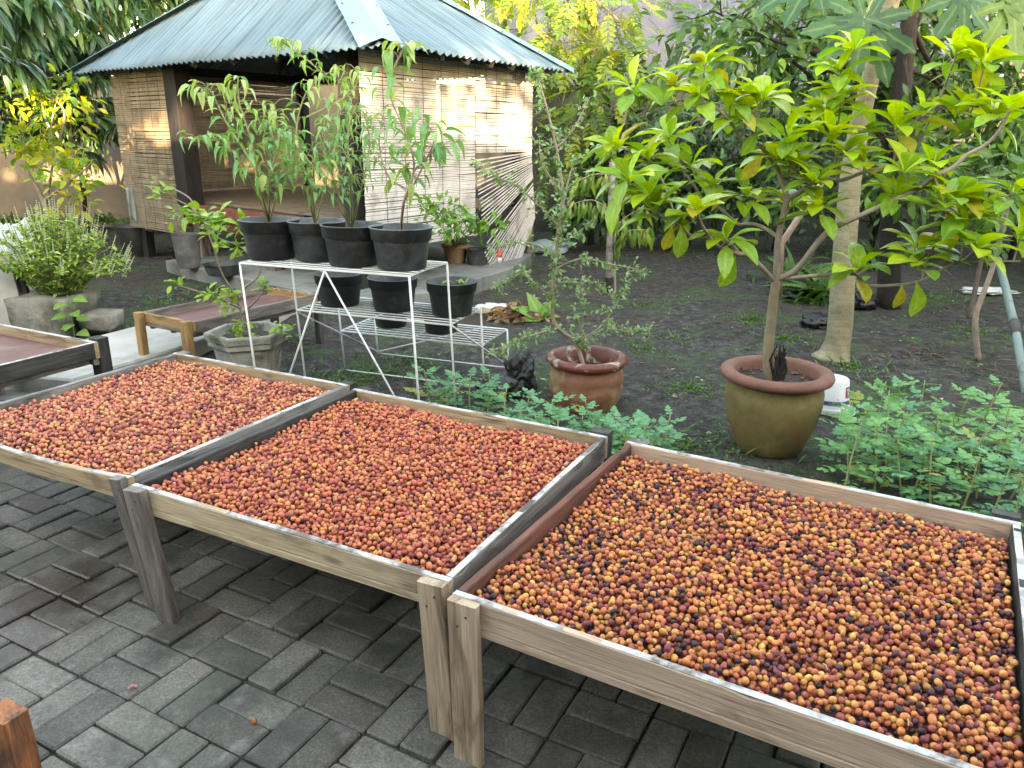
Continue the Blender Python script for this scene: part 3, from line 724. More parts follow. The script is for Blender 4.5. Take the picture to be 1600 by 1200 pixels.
def flashing(c,wd,lift,name='hip_flashing',dents=.008,ext=.06):
    d=(RA-c).normalized(); st=c-d*ext; vs=[];fs=[]; n=14
    side=d.cross(V((0,0,1))).normalized()
    for i in range(n+1):
        p=st.lerp(RA,i/n)
        for k,(s,dz) in enumerate(((-1,-.40),(-.5,-.16),(0,.03),(.5,-.16),(1,-.40))):
            q=p+side*(s*wd)+V((0,0,lift+dz*wd+dents*mnoise.noise(V((i*.9,k*1.3,c.x)))))
            vs.append(q)
    for i in range(n):
        for k in range(4): a=i*5+k; fs.append((a,a+1,a+6,a+5))
    o=MB().add(vs,fs).build(name,M_FLASH,hut); md=o.modifiers.new('thick','SOLIDIFY'); md.thickness=.002
    for i in range(2,n,2):
        for s in (-.8,.8):
            p=st.lerp(RA,i/n)+side*(s*wd)+V((0,0,lift-.3*wd+.004)); MB().lathe([(.011,-.004),(.011,.004),(0,.008)],8,p).build('roof_nail',M_NAIL,o)
flashing(RN,.17,.055); flashing(RL,.12,.05); flashing(RR,.12,.05); flashing(RB,.12,.05)
# ---- bamboo blinds
M_BLIND=plain('pale_bamboo',(.50,.475,.465),(.70,.67,.66),5,.7,.2,.003,space='World',rand=0,dirt=(.33,.30,.28),dscale=6,dthr=(.5,.7))
M_BLIND2=plain('brown_bamboo',(.20,.155,.105),(.34,.27,.19),5,.7,.2,.003,space='World',rand=0,dirt=(.15,.11,.07),dscale=6,dthr=(.5,.7))
M_CORD=plain('blind_cord',(.12,.11,.09),None,20,.9,0)
def slat(mb,a,b,w,th,n_out):
    d=(b-a).normalized(); up=d.cross(n_out).normalized()
    mb.bar(a,b,th,w,up=up)
def blind(label,a,b,ztop,zbot,n_out,mat,seed,torn=None,gap=.05,off=.0,pit=.0165):
    g=random.Random(seed); mb=MB(); t=mobj('bamboo_blind',None) if False else None
    a=V((a.x,a.y,0))+n_out*off; b=V((b.x,b.y,0))+n_out*off; W=(b-a).length; e=(b-a).normalized()
    z=ztop; tj=V((0,0,1))
    lean=0
    while z>zbot:
        if torn and z<torn[0]:
            k=(torn[0]-z)/(torn[0]-zbot)          # 0..1 down the torn part
            ang=R(2+52*k**.8)*(1 if k<.86 else 1); 
            if .40<k<.52 and g.random()<.75: z-=pit; continue
            rx=b+e*(.10*k)+V((0,0,1))*(z+ .12*k); L=W*(1.02+.18*k) if k>.5 else W*(1.0+.1*k)
            lf=rx-e*(L*math.cos(ang))-V((0,0,1))*(L*math.sin(ang)) + n_out*(.05*k+g.gauss(0,.004))
            if k>.55: lf=lf.lerp(rx,g.uniform(0,.04))
            slat(mb,lf+V((0,0,g.gauss(0,.004))),rx+V((0,0,g.gauss(0,.002))),.0135*g.uniform(.8,1.2),.004,n_out); z-=pit*1.22; continue
        if g.random()>gap:
            sag=g.gauss(0,.0022); bl=n_out*g.gauss(0,.0016)
            m1=(a+b)/2+V((0,0,z+sag*1.5+.002*math.sin(z*9)))+bl
            A_=a+V((0,0,z+sag))-e*g.uniform(0,.008)+bl; B_=b+V((0,0,z-sag))+e*g.uniform(0,.008)+bl
            ww=pit*g.uniform(.66,.93); slat(mb,A_,m1,ww,.004,n_out); slat(mb,m1,B_,ww,.004,n_out)
        z-=pit
    o=mb.build('bamboo_blind',mat,hut); o['kind']='stuff'; o['label']=label
    cm=MB()
    zb=torn[0] if torn else zbot
    for i in range(1,6):
        p=a.lerp(b,i/6)+n_out*.005; cm.bar(p+V((0,0,ztop)),p+V((0,0,zb)),.004,.003,up=n_out)
    cm.bar(a+V((0,0,ztop+.02)),b+V((0,0,ztop+.02)),.03,.03); cm.build('cord',M_CORD,o)
    return o
nr=V((bU.y,-bU.x,0)); nl=V((-aU.y,aU.x,0)); nl = nl if nl.y<0 else -nl
blind('wide pale bamboo blind on the right face',HN+bU*.03,HN+bU*1.62,2.08,.46,nr,M_BLIND,1,off=.07,gap=.02)
blind('torn pale bamboo blind with slats fanned out',HN+bU*1.64,HR,2.08,.42,nr,M_BLIND,2,torn=(1.26,),off=.07,gap=.015)
blind('brown bamboo blind hanging left of the dark post',HM+aU*.10,HL+aU*.08,2.1,.36,nl,M_BLIND2,3,off=.05,gap=.02,pit=.021)
blind('brown bamboo blind on the far side of the hut',HL+bU*.1,HL.lerp(HB,.52),2.1,.74,nr,M_BLIND2,4,gap=.025,pit=.021)
blind('brown bamboo blind on the far side of the hut',HL.lerp(HB,.53),HB-bU*.05,2.1,.74,nr,M_BLIND2,5,gap=.025,pit=.021)
# slab under and around the hut
slab=prism([(-3.72,8.28),(-2.35,7.12),(-1.30,6.28),(-.72,6.72),(-.02,8.0),(.22,9.15),(-2.5,11.2)],-.1,.125).build('hut_slab',M_SLAB); tag(slab,'low grey concrete slab under the garden hut',kind='structure')
# clay jar inside, items around the hut
M_CLAYJ=plain('tan_clay',(.20,.12,.065),(.30,.185,.10),5,.8,.2)
o=MB().lathe([(.09,0),(.15,.06),(.18,.18),(.15,.32),(.10,.38),(.12,.41),(.10,.41),(.08,.37)],24,xy(HN+aU*.45+bU*.55,PLAT+.024)).build('clay_jar',M_CLAYJ); autosmooth(o); tag(o,'tan clay jar standing on the hut floor near its front corner','jar')

# ================================================================== WIRE RACK
M_WHITE=plain('white_enamel',(.66,.67,.66),(.76,.77,.76),12,.4,.05,dirt=(.45,.42,.36),dscale=22,dthr=(.62,.75))
rack=thing('wire_plant_stand',(-.76,4.31,0),'white wire three-step plant stand holding black pots','plant stand')
WL=V((.89,-.32,0)); ST=V((.14,.40,0)); R0=V((-1.35,3.87,0)); tiltv=V((-.045,0,0))
def RP(row,t,z): return R0+WL*t+ST*row+V((0,0,z))+tiltv*(z-.4)
TZ=[.815,.49,.272]
for row in range(4):
    top=TZ[0] if row<2 else TZ[row-1]
    top={0:TZ[0],1:TZ[0],2:TZ[1],3:TZ[2]}[row]
    for t in (0,1): MB().tube([RP(row,t,0),RP(row,t,top)],.0058,8).build('leg',M_WHITE,rack,smooth=True)
for s in range(3):
    sh=MB()
    fr=[RP(s,0,TZ[s]),RP(s,1,TZ[s]),RP(s+1,1,TZ[s]),RP(s+1,0,TZ[s])]
    sh.tube(fr+[fr[0]],.006,8,cap=False); so=sh.build('shelf',M_WHITE,rack,smooth=True)
    for i in range(1,8):
        MB().tube([RP(s+i/8,0,TZ[s]+.001),RP(s+i/8,1,TZ[s]+.001)],.0038,6).build('rod',M_WHITE,so,smooth=True)
    MB().tube([RP(s,.5,TZ[s]-.008),RP(s+1,.5,TZ[s]-.008)],.0045,6).build('rod',M_WHITE,so,smooth=True)
for a,b in(((0,.52,.812),(0,.10,.02)),((0,.52,.812),(0,.97,.02)),((1,1,.49),(3,1,.03)),((3,.0,.03),(3,.8,.26)),((1,0,.48),(3,0,.03))):
    MB().tube([RP(*a),RP(*b)],.005,6).build('brace',M_WHITE,rack,smooth=True)
for row in (0,1,2,3):
    MB().tube([RP(row,0,.02),RP(row,1,.02)],.0045,6).build('base_bar',M_WHITE,rack,smooth=True)

# ---- black plastic pots
def mat_pot(name,dusty):
    m,nt,b=newmat(name); c=coords(nt,'Object',(1,1,1),11); n=noi(nt,c,7,6,.65,.3); n2=noi(nt,c,40,4,.6)
    col=ramp(nt,n2,[(.3,(.022,.025,.028)),(.7,(.036,.041,.045))])
    col=mix(nt,ramp(nt,n,[(.60-.22*dusty,g1(0)),(.80-.16*dusty,g1(.85))]),col,(.115,.135,.14))
    lk(nt,col,b.inputs['Base Color']); b.inputs['Roughness'].default_value=.48; bump(nt,b,n2,.08,.002); return m
M_POT=[mat_pot('black_pot_plastic',.4),mat_pot('dusty_pot_plastic',1.0),mat_pot('half_dusty_pot_plastic',.55)]
M_SOILP=plain('potting_soil',(.018,.014,.011),(.05,.038,.028),40,.95,.8,.01)
POTM={}
def pot_meshes(k):
    if k in POTM: return POTM[k]
    body=MB().lathe([(.113,0),(.117,.004),(.135,.152),(.137,.154),(.136,.148)],40).mesh('pot_body',M_POT[k],True)
    rim=MB().lathe([(.134,.148),(.144,.150),(.150,.206),(.1535,.208),(.1545,.213),(.150,.2155),(.146,.212),(.139,.150),(.118,.10)],40,capb=False).mesh('pot_rim',M_POT[k],True)
    soil=MB().lathe([(.135,.160),(.09,.168),(.03,.174),(0.001,.175)],24,wob=.05,capb=False).mesh('soil',M_SOILP,True)
    POTM[k]=(body,rim,soil); return POTM[k]
def pot(t,p,k=0,sc=1.,tilt=0,soil=True):
    M=Matrix.Translation(V(p))@Matrix.Rotation(rnd.random()*6,4,'Z')@Matrix.Rotation(tilt,4,'X')@Matrix.Diagonal((sc,sc,sc*.92,1))
    b,r,s=pot_meshes(k)
    o=mobj('pot',b,t,M); mobj('rim',r,o,M)
    if soil: mobj('soil',s,t,M)
    return o
RACKPOT=[RP(.46,.055,TZ[0]+.005),RP(.58,.325,TZ[0]+.005),RP(.40,.585,TZ[0]+.005),RP(.42,.865,TZ[0]+.005)]

# ================================================================== VEGETATION
TP_MANGO=leaf_tpl('lance',.21,5,.10,.38); TP_ELL=leaf_tpl('ell',.42,4,.14,.25); TP_OV=leaf_tpl('ovate',.46,3,.16,.22); TP_SM=leaf_tpl('ell',.5,2,.15,.15)
TP_OBOV=leaf_tpl('obov',.45,8,.18,.44); TP_DROOP=leaf_tpl('ovate',.40,7,.36,.62); TP_BLADE=leaf_tpl('lance',.10,3,.1,.4); TP_LONGB=leaf_tpl('lance',.16,6,.2,.6)
M_LEAF=leafmat('leaf_mixed',(0,0,0),(0,0,0),'attr',rib=(.20,.26,.09),trans=.38)
M_GLOSS=leafmat('leaf_glossy',(0,0,0),(0,0,0),'attr',rib=(.22,.28,.10),trans=.25,rough=.30,spec=.5)
M_BARK=plain('brown_bark',(.085,.065,.050),(.16,.13,.10),14,.9,.6,.01,dirt=(.20,.19,.16),dscale=9,dthr=(.55,.7))
M_BARKD=plain('dark_bark',(.009,.007,.006),(.022,.018,.015),12,.95,.7,.012)
M_BARKG=plain('grey_twig_bark',(.21,.165,.13),(.36,.29,.235),20,.85,.4,.004)
M_BARKP=plain('pale_pink_bark',(.32,.22,.17),(.46,.34,.27),18,.8,.4,.004)
M_STEM=plain('green_stem',(.10,.15,.05),(.17,.22,.08),12,.7,.1)
M_STEMP=plain('pale_stem',(.24,.26,.10),(.34,.34,.15),12,.7,.1)
DK=[(.024,.080,.026),(.040,.120,.036),(.060,.165,.045),(.095,.21,.055)]
MD=[(.042,.12,.028),(.068,.175,.036),(.10,.23,.045),(.16,.29,.05)]
YL=[(.09,.20,.03),(.16,.28,.036),(.25,.36,.04),(.36,.40,.045)]

def crown_pts(ells,n,seed,clump=.16,per=12,shell=.45,droop=.45,out=.8):
    g=np.random.default_rng(seed); P0=[];D=[];Nn=[]
    wt=np.array([r[0]*r[1]*r[2] for c,r in ells])**(2/3); wt/=wt.sum()
    for (c,r),w_ in zip(ells,wt):
        m=max(1,int(n*w_/per)); q=g.standard_normal((m,3)); q/=np.linalg.norm(q,axis=1,keepdims=True)
        rad=shell+(1-shell)*g.random(m)**.6
        q2=q*rad[:,None]*np.array(r)*(1+.16*g.standard_normal((m,1)))
        for a,b in zip(q2,q):
            k=max(3,int(per*g.uniform(.5,1.5))); off=g.standard_normal((k,3))*clump*np.array([1,1,.75])
            dd=off/clump*.8+b*out+g.standard_normal((k,3))*.45+np.array([0,0,-droop])
            P0.append(np.array(c)+a+off); D.append(dd); Nn.append(g.standard_normal((k,3))*.45+np.array([0,-.25,.9]))
    return np.concatenate(P0),np.concatenate(D),np.concatenate(Nn),g
def crown(parent,ells,n,tpl,size,cols,wts=None,seed=1,mat=None,name='crown',**k):
    P0,D,Nn,g=crown_pts(ells,n,seed,**k)
    sz=size*np.clip(1+.28*g.standard_normal(len(P0)),.4,1.7)
    return scatter(name,tpl,P0,D,Nn,sz,pal(len(P0),cols,wts,.2,g),mat or M_LEAF,parent,'stuff')
def limbs(parent,trunk,rads,ells,mat,seed=1,nb=3,r0=.03,name='trunk',wob=.12,twigs=5):
    g=random.Random(seed); tr=curve(trunk,5); n=len(tr)
    rr=np.interp(np.linspace(0,1,n),np.linspace(0,1,len(rads)),rads)
    MB().tube(tr,list(rr),12,wob=wob).build(name,mat,parent,smooth=True)
    for c,r in ells:
        mb=MB(); c=V(c)
        for b in range(nb):
            s=tr[int(n*g.uniform(.5,.98))-1]; e=c+V((g.uniform(-.7,.7)*r[0],g.uniform(-.7,.7)*r[1],g.uniform(-.5,.7)*r[2]))
            mid=s.lerp(e,.5)+V((g.uniform(-.12,.12),g.uniform(-.12,.12),g.uniform(-.05,.12)))
            cv=curve([s,mid,e],6); mb.tube(cv,list(np.linspace(r0,r0*.25,len(cv))),6,cap=False)
            for t in range(twigs):
                q=cv[g.randrange(5,len(cv))]; e2=q+V((g.uniform(-.5,.5)*r[0],g.uniform(-.5,.5)*r[1],g.uniform(-.3,.5)*r[2]))
                mb.tube(curve([q,q.lerp(e2,.5)+rv(.03),e2],3),[r0*.25]*3+[r0*.15]*3+[r0*.08],5,cap=False)
        mb.build('branch',mat,parent,smooth=True)

# ---- added unseen trees behind the photographer: crowns placed to cut the low sun
for i,(x,y,r,z,n,l) in enumerate(((-5.4,-8.4,(3.6,1.6,1.5),5.45,6500,'added broad shade tree behind the house, far left of the photographer'),(.6,-8.7,(3.2,1.6,1.2),5.85,6500,'added broad shade tree behind the house, straight behind the photographer'),(5.5,-8.2,(1.0,1.2,.8),4.5,2600,'added small round shade tree behind the house, between two broad trees'),(7.9,-8.4,(2.1,1.6,1.7),5.6,4500,'added rounded shade tree behind the house, right of the photographer'),
   (-3.6,-11.5,(4.0,1.6,1.9),8.6,6500,'added tall shade tree at the back, left behind the photographer'),(3.4,-11.8,(3.4,1.6,1.7),8.9,6500,'added tall shade tree at the back, right behind the photographer'),(9.9,-11.5,(3.9,1.6,2.8),8.2,7500,'added tall shade tree at the back, far right behind the photographer'))):
    t=thing('added_shade_tree',(x,y,0),l,'tree','added shade trees behind the house')
    E=[((x,y,z),r),((x+.8,y+.3,z),(r[0]*.7,1.2,r[2]*.9))]
    limbs(t,[(x,y,0),(x+.1,y,2.2),(x,y,z-.6)],[.16,.13,.09],E,M_BARK,i,3,.05)
    if i==1: crown(t,[((2.5,-8.4,4.3),(1.1,.8,.5))],240,TP_SM,.22,MD,seed=180,shell=.1,clump=.3,per=6,name='dapple_spray')  # thin unseen spray added to dapple the sun on the blind
    crown(t,E,n,TP_SM,.36,MD,seed=80+i,shell=.1,clump=.34,per=10)

# ---- mango, upper left
t=thing('mango_tree',(-6.6,8.0,0),'large mango tree with long drooping leaves filling the upper left corner','tree')
E=[((-3.678,6.200,2.406),(.42,.8,.36)),((-5.458,10.400,2.913),(.85,.4,.62)),((-6.122,10.200,2.324),(.9,.5,.62)),((-4.421,6.600,2.202),(.6,1,.6)),((-6.178,10.600,1.860),(.7,.4,.40)),((-5.895,11.000,1.669),(.6,.3,.35)),((-6.709,11.000,1.472),(.7,.3,.3)),((-5.152,11.200,3.096),(1.0,.5,.75)),((-4.399,11.400,3.652),(.9,.5,.7)),((-5.658,10.800,2.368),(.7,.5,.5))]
limbs(t,[(-6.6,8,-.1),(-6.5,7.9,1.2),(-6.1,7.8,2.3),(-5.6,7.6,3.2)],[.17,.14,.11,.06],E,M_BARKD,3,4,.04)
g=np.random.default_rng(5); PP=[];DD=[];NN=[];SS=[]
for c,r in E:
    for k in range(60):
        q=g.standard_normal(3); q/=np.linalg.norm(q); tip=np.array(c)+q*np.array(r)*g.uniform(.35,1.0)
        m=g.integers(8,14); ax=q*np.array([1,1,.3])+np.array([0,0,-.05])
        for j in range(m):
            a=2.4*j; d=np.array([math.cos(a),math.sin(a),0])*.75+ax*.5+np.array([0,0,-.62+.35*g.standard_normal()])
            PP.append(tip-ax*.02*j+g.standard_normal(3)*.012); DD.append(d); NN.append(g.standard_normal(3)*.25+np.array([0,-.2,1])); SS.append((.24 if c[1]<8 else .27)*g.uniform(.6,1.25))
scatter('crown',TP_MANGO,PP,DD,NN,SS,pal(len(PP),[(.020,.080,.034),(.036,.115,.044),(.062,.165,.058),(.11,.23,.07)],[4,4,3,1],.2,g),M_GLOSS,t,'stuff')

# ---- dark fan palm at the left wall
t=thing('fan_palm',(-5.694,10.400,0.542),'dark fan palm with narrow fingers against the beige wall','palm')
b0=V((-5.787,10.600,0.143)); b0.z=0
MB().tube(curve([b0,b0+V((.05,0,.8)),b0+V((.0,0,1.5))],4),[.03]*9,7).build('stem',M_BARKD,t,smooth=True)
g=random.Random(4); mp=tpl_mesh('palm_finger',TP_LONGB,leafmat('palm_leaf',(.012,.035,.016),(.03,.075,.028)))
for c in ((-5.121,10.200,1.799),(-5.391,10.000,1.685),(-4.783,9.900,1.530),(-5.982,10.300,1.351),(-5.495,10.400,1.187),(-5.746,10.600,1.972)):
    c=V(c); MB().tube(curve([b0+V((0,0,1.35)),(b0+V((0,0,1.5))).lerp(c,.6)+V((0,0,.12)),c],4),.008,5).build('stalk',M_STEM,t)
    ax=(c-b0-V((0,0,1.2))).normalized()
    for k in range(11):
        a=R(-85+17*k); sd=ax.cross(V((0,0,1))).normalized(); d=ax*math.cos(a)+sd*math.sin(a)+V((0,0,-.25))
        leaf_obj(mp,t,c,d,V((0,0,1))+rv(.1),g.uniform(.32,.46),'leaf')

# ---- left citrus: sunlit yellow-green put into the leaf colours
t=thing('citrus_tree',(-4.511,7.600,0.408),'young citrus tree with yellow-green leaves beside the left wall','tree')
b=V((-4.320,7.400,0.398)); b.z=-.02
ST_=[[b,(-4.398,7.400,0.805),(-4.483,7.400,1.038),(-4.507,7.400,1.266)],[(-4.380,7.400,0.775),(-4.196,7.300,1.154),(-4.092,7.200,1.485),(-3.958,7.200,1.802)],[(-4.398,7.400,0.805),(-4.027,7.200,0.989),(-3.776,7.100,1.131),(-3.654,7.000,1.205)],[(-4.404,7.400,0.834),(-4.605,7.600,1.319),(-4.588,7.600,1.631)],[(-4.146,7.300,1.265),(-3.959,7.200,1.591),(-4.108,7.200,1.751)],[(-4.305,7.400,0.477),(-4.102,7.300,0.724),(-3.923,7.200,0.988)]]
mb=MB()
for i,s in enumerate(ST_): cv=curve(s,5); mb.tube(cv,list(np.linspace(.028 if i==0 else .014,.005,len(cv))),7,cap=False)
mb.build('trunk',M_BARKG,t,smooth=True)
E=[((-4.083,7.200,1.592),(.26,.25,.2)),((-4.414,7.400,1.377),(.25,.25,.22)),((-3.963,7.200,1.776),(.2,.2,.14)),((-4.283,7.300,1.155),(.3,.3,.2)),((-3.870,7.100,1.077),(.24,.2,.16)),((-4.459,7.500,1.738),(.2,.2,.14)),((-4.077,7.200,0.877),(.2,.2,.12))]
crown(t,E,760,TP_ELL,.085,[(.16,.34,.03),(.27,.45,.035),(.42,.50,.035),(.52,.48,.03)],seed=9,clump=.07,per=9,droop=-.1,shell=.2)

# ---- basil bush in a broken stone planter
M_STONE=plain('rough_stone',(.16,.145,.12),(.30,.28,.24),7,.95,.8,.02,dirt=(.07,.075,.05),dscale=3)
bc=V((-3.32,5.72,0))
t=thing('basil_bush',bc,'bushy flowering basil with pale flower spikes in a broken stone planter','potted plant')
st=MB(); 
for sx,sy,sz,px_,py_,pz in((.30,.22,.30,-.10,-.06,.13),(.14,.12,.13,.26,-.10,.10)):
    bm=bmesh.new(); bmesh.ops.create_cube(bm,size=1); bmesh.ops.subdivide_edges(bm,edges=bm.edges[:],cuts=5,use_grid_fill=True)
    vs=[]
    for v in bm.verts:
        q=V((v.co.x*sx*1.6,v.co.y*sy*1.8,v.co.z*sz)); q+=V((mnoise.noise(q*6),mnoise.noise(q*6+V((5,0,0))),mnoise.noise(q*6+V((0,9,0)))))*.035
        q.x*=1-.22*(v.co.z-.5)*-.6; vs.append(q+bc+V((px_,py_,pz)))
    st.add(vs,[tuple(x.index for x in f.verts) for f in bm.faces]); bm.free()
st.build('planter',M_STONE,t,smooth=True)
g=np.random.default_rng(12); stems=MB(); sp=MB(); LP=[];LD=[];LN=[];LS=[]; spk=bpy.data.meshes
for k in range(180):
    a=g.uniform(0,6.283); rr=g.random()**.5; h=(.66-.34*rr*rr)*g.uniform(.75,1.1)
    base=np.array([bc.x-.08+.10*math.cos(a)*rr,bc.y-.02+.10*math.sin(a)*rr,.26]); tip=np.array([bc.x-.02+.48*rr*math.cos(a),bc.y+.40*rr*math.sin(a),.24+h*.95])
    if math.cos(a)>.5: tip[2]-=.10*rr
    mid=(base+tip)/2+np.array([0,0,.07]); cv=curve([base.tolist(),mid.tolist(),tip.tolist()],4); stems.tube(cv,.0028,4,cap=False)
    for q in range(26):
        f=g.uniform(.2,1); p=np.array(cv[min(len(cv)-1,int(f*len(cv)))]); d=g.standard_normal(3)*np.array([1,1,.5])+np.array([0,0,.15])
        LP.append(p); LD.append(d); LN.append(g.standard_normal(3)*.3+np.array([0,-.2,1])); LS.append(g.uniform(.026,.056))
    if g.random()<.72:
        L=g.uniform(.07,.14); ax=(V(cv[-1])-V(cv[-3])).normalized()*.5+V((0,0,.8)); ax.normalize()
        for i in range(8):
            p=V(cv[-1])+ax*(L*i/7); r=.0075*(1-.55*i/7)
            sp.lathe([(.002,-.004),(r,.0),(.002,.005)],6,p,capb=False)
        stems.tube([cv[-1],V(cv[-1])+ax*L],.0015,4,cap=False)
stems.build('stems',M_STEM,t); o=sp.build('flower_spikes',plain('pale_spike',(.30,.34,.18),(.46,.46,.30),30,.8,0),t); o['kind']='stuff'
scatter('foliage',TP_OV,LP,LD,LN,LS,pal(len(LP),[(.26,.43,.08),(.34,.49,.10),(.42,.54,.14),(.17,.33,.06)],None,.18,g),M_LEAF,t,'stuff')
wv=thing('broadleaf_weed',(-3.117,5.400,0.216),'light green broad-leaved weed growing at the stone planter','weed')
mw_=tpl_mesh('weed_leaf',leaf_tpl('ovate',.75,5,.1,.25),leafmat('weed_leaf',(.13,.30,.06),(.20,.36,.08)))
b=V((-3.15,5.40,.0)); 
for k in range(9):
    a=k*2.4; z=.06+.03*k; p=b+V((.03*math.cos(a),.02*math.sin(a),z)); leaf_obj(mw_,wv,p,(math.cos(a),math.sin(a)-.5,.05),(0,-.5,1),.11)
MB().tube([b,b+V((0,0,.33))],.004,5).build('stem',M_STEM,wv)

# ---- concrete hexagonal planter with a small citrus
M_HEX=plain('mossy_concrete',(.20,.19,.165),(.36,.35,.31),9,.95,.7,.01,dirt=(.085,.085,.05),dscale=6,dthr=(.47,.62))
hc=V((-1.56,4.42,0)); t=thing('potted_citrus',hc,'small citrus in a mossy hexagonal concrete planter behind the left-hand tray','potted plant')
o=MB().lathe([(.15,0),(.155,.01),(.195,.24),(.20,.25),(.222,.258),(.222,.285),(.232,.292),(.240,.325),(.236,.335),(.205,.335),(.200,.325),(.19,.28)],6,hc,rot=.35).build('planter',M_HEX,t)
MB().lathe([(.195,.285),(.1,.30),(.001,.31)],12,hc,wob=.08,capb=False).build('soil',M_SOILP,t,smooth=True)
ST_=[[hc+V((0,0,.29)),(-1.572,4.400,0.432),(-1.588,4.400,0.546),(-1.458,4.400,0.656),(-1.428,4.400,0.765)],[(-1.576,4.400,0.527),(-1.640,4.350,0.667),(-1.667,4.300,0.872),(-1.734,4.300,1.028),(-1.867,4.200,1.133),(-1.918,4.200,1.173)],[(-1.444,4.400,0.711),(-1.541,4.400,0.821),(-1.668,4.400,0.876),(-1.726,4.400,0.983)],[(-1.439,4.400,0.729),(-1.363,4.500,0.786),(-1.264,4.500,0.859)],[(-1.575,4.400,0.470),(-1.685,4.200,0.588),(-1.809,4.100,0.662)],[(-1.572,4.400,0.432),(-1.405,4.200,0.567),(-1.355,4.200,0.638)],[(-1.736,4.300,1.011),(-1.759,4.300,1.097),(-1.888,4.300,1.166)]]
mb=MB()
for i,s in enumerate(ST_): cv=curve(s,5); mb.tube(cv,list(np.linspace(.012 if i==0 else .006,.003,len(cv))),6,cap=False)
mb.build('stem',M_BARKG,t,smooth=True)
mc=tpl_mesh('citrus_leaf',leaf_tpl('ell',.48,5,.16,.2),leafmat('citrus_leaf',(.13,.33,.035),(.32,.48,.045),rough=.32))
g=random.Random(8)
for c,n,s in (((-1.866,4.200,1.139),9,.05),((-1.905,4.200,1.173),6,.045),((-1.837,4.250,1.017),9,.05),((-1.736,4.300,1.011),12,.07),((-1.699,4.300,0.976),10,.07),((-1.653,4.350,0.847),9,.06),((-1.725,4.400,0.905),9,.06),((-1.541,4.400,0.821),10,.06),((-1.673,4.500,0.972),12,.075),((-1.567,4.550,0.929),10,.07),((-1.802,4.100,0.662),7,.05),((-1.668,4.200,0.581),12,.055),((-1.599,4.300,0.567),12,.055),((-1.362,4.200,0.638),10,.055),((-1.626,4.300,0.493),9,.05),((-1.569,4.350,0.349),14,.05),((-1.247,4.200,0.384),7,.045),((-1.317,4.200,0.403),8,.045),((-1.466,4.300,0.304),8,.045)):
    for k in range(int(n*1.7)):
        d=V((g.gauss(0,1),g.gauss(0,1),g.gauss(.25,.55))); leaf_obj(mc,t,V(c)+rv(.022),d,V((0,-.3,1))+rv(.3),s*g.uniform(.7,1.25))

# ---- plants in the black pots on the stand
M_RL=leafmat('rack_leaf',(.12,.34,.12),(.22,.47,.17),rib=(.4,.5,.25),rough=.38); M_RL2=leafmat('rack_leaf_toplit',(.26,.46,.14),(.46,.58,.24),rib=(.4,.45,.25))  # second tone is paler: light from above put into the leaf colour
_dv=[TP_DROOP,leaf_tpl('ovate',.36,7,.25,.35,.1),leaf_tpl('ovate',.30,7,.55,.95,.1)]
ME_RL=[[tpl_mesh('plant_leaf',q,M_RL) for q in _dv],[tpl_mesh('plant_leaf',q,M_RL2) for q in _dv]]
def stem_plant(t,stems,n,size,seed,mat,light=.5,top=.35,r=.007,start=.22,names='leaf'):
    g=random.Random(seed); tw=[]
    mb=MB(); L=[]
    for i,s in enumerate(stems):
        cv=curve(s,6); mb.tube(cv,list(np.linspace(r if i==0 else r*.7,.0022,len(cv))),6,cap=False)
        L.append(cv)
    mb.build('stem',mat,t,smooth=True)
    tot=sum(len(c) for c in L); twg=MB()
    for cv in L:
        m=int(n*len(cv)/tot)
        for k in range(m):
            f=start+(1-start)*(k+.5)/m; i=min(len(cv)-2,int(f*(len(cv)-1))); p=cv[i].lerp(cv[i+1],g.random())
            a=2.4*k+g.uniform(-.5,.5); o=V((math.cos(a),math.sin(a),0)); tl=g.uniform(.01,.09)*(1.15-f*.6)
            q=p+o*tl+V((0,0,tl*.5)); twg.tube([p,p.lerp(q,.5)+V((0,0,tl*.18)),q],.0014,4,cap=False)
            d=o*.85+V((0,0,g.uniform(-.9,.2)))+rv(.22)
            z=0 if p.z<light else 1  # leaves above this height mostly take the top-lit tone
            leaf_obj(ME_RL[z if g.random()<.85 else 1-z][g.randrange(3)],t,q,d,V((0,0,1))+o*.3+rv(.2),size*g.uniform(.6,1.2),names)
    twg.build('twigs',mat,t)['kind']='stuff'
def rackplant(i,label,k,stems,n,size,seed,light,mat=M_STEMP,sc=1.):
    t=thing('potted_plant',RACKPOT[i],label,'potted plant','leafy plants on the top shelf of the stand'); pot(t,RACKPOT[i],k,sc)
    stem_plant(t,stems,n,size,seed,mat,light); return t
Y1=RACKPOT[0].y
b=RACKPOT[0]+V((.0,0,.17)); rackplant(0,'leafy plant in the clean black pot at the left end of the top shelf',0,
 [[b,(-1.195,3.750,1.196),(-1.201,3.700,1.399),(-1.240,3.700,1.564),(-1.235,3.700,1.677)],[b,(-1.132,3.700,1.228),(-1.084,3.700,1.397),(-1.067,3.650,1.561)],[b,(-1.227,3.650,1.288),(-1.325,3.600,1.401),(-1.439,3.600,1.397)],[(-1.211,3.700,1.314),(-1.343,3.800,1.484),(-1.405,3.800,1.624),(-1.461,3.800,1.597)],[b,(-1.117,3.800,1.222),(-1.100,3.900,1.365),(-1.201,3.900,1.570)]],190,.068,21,1.48)
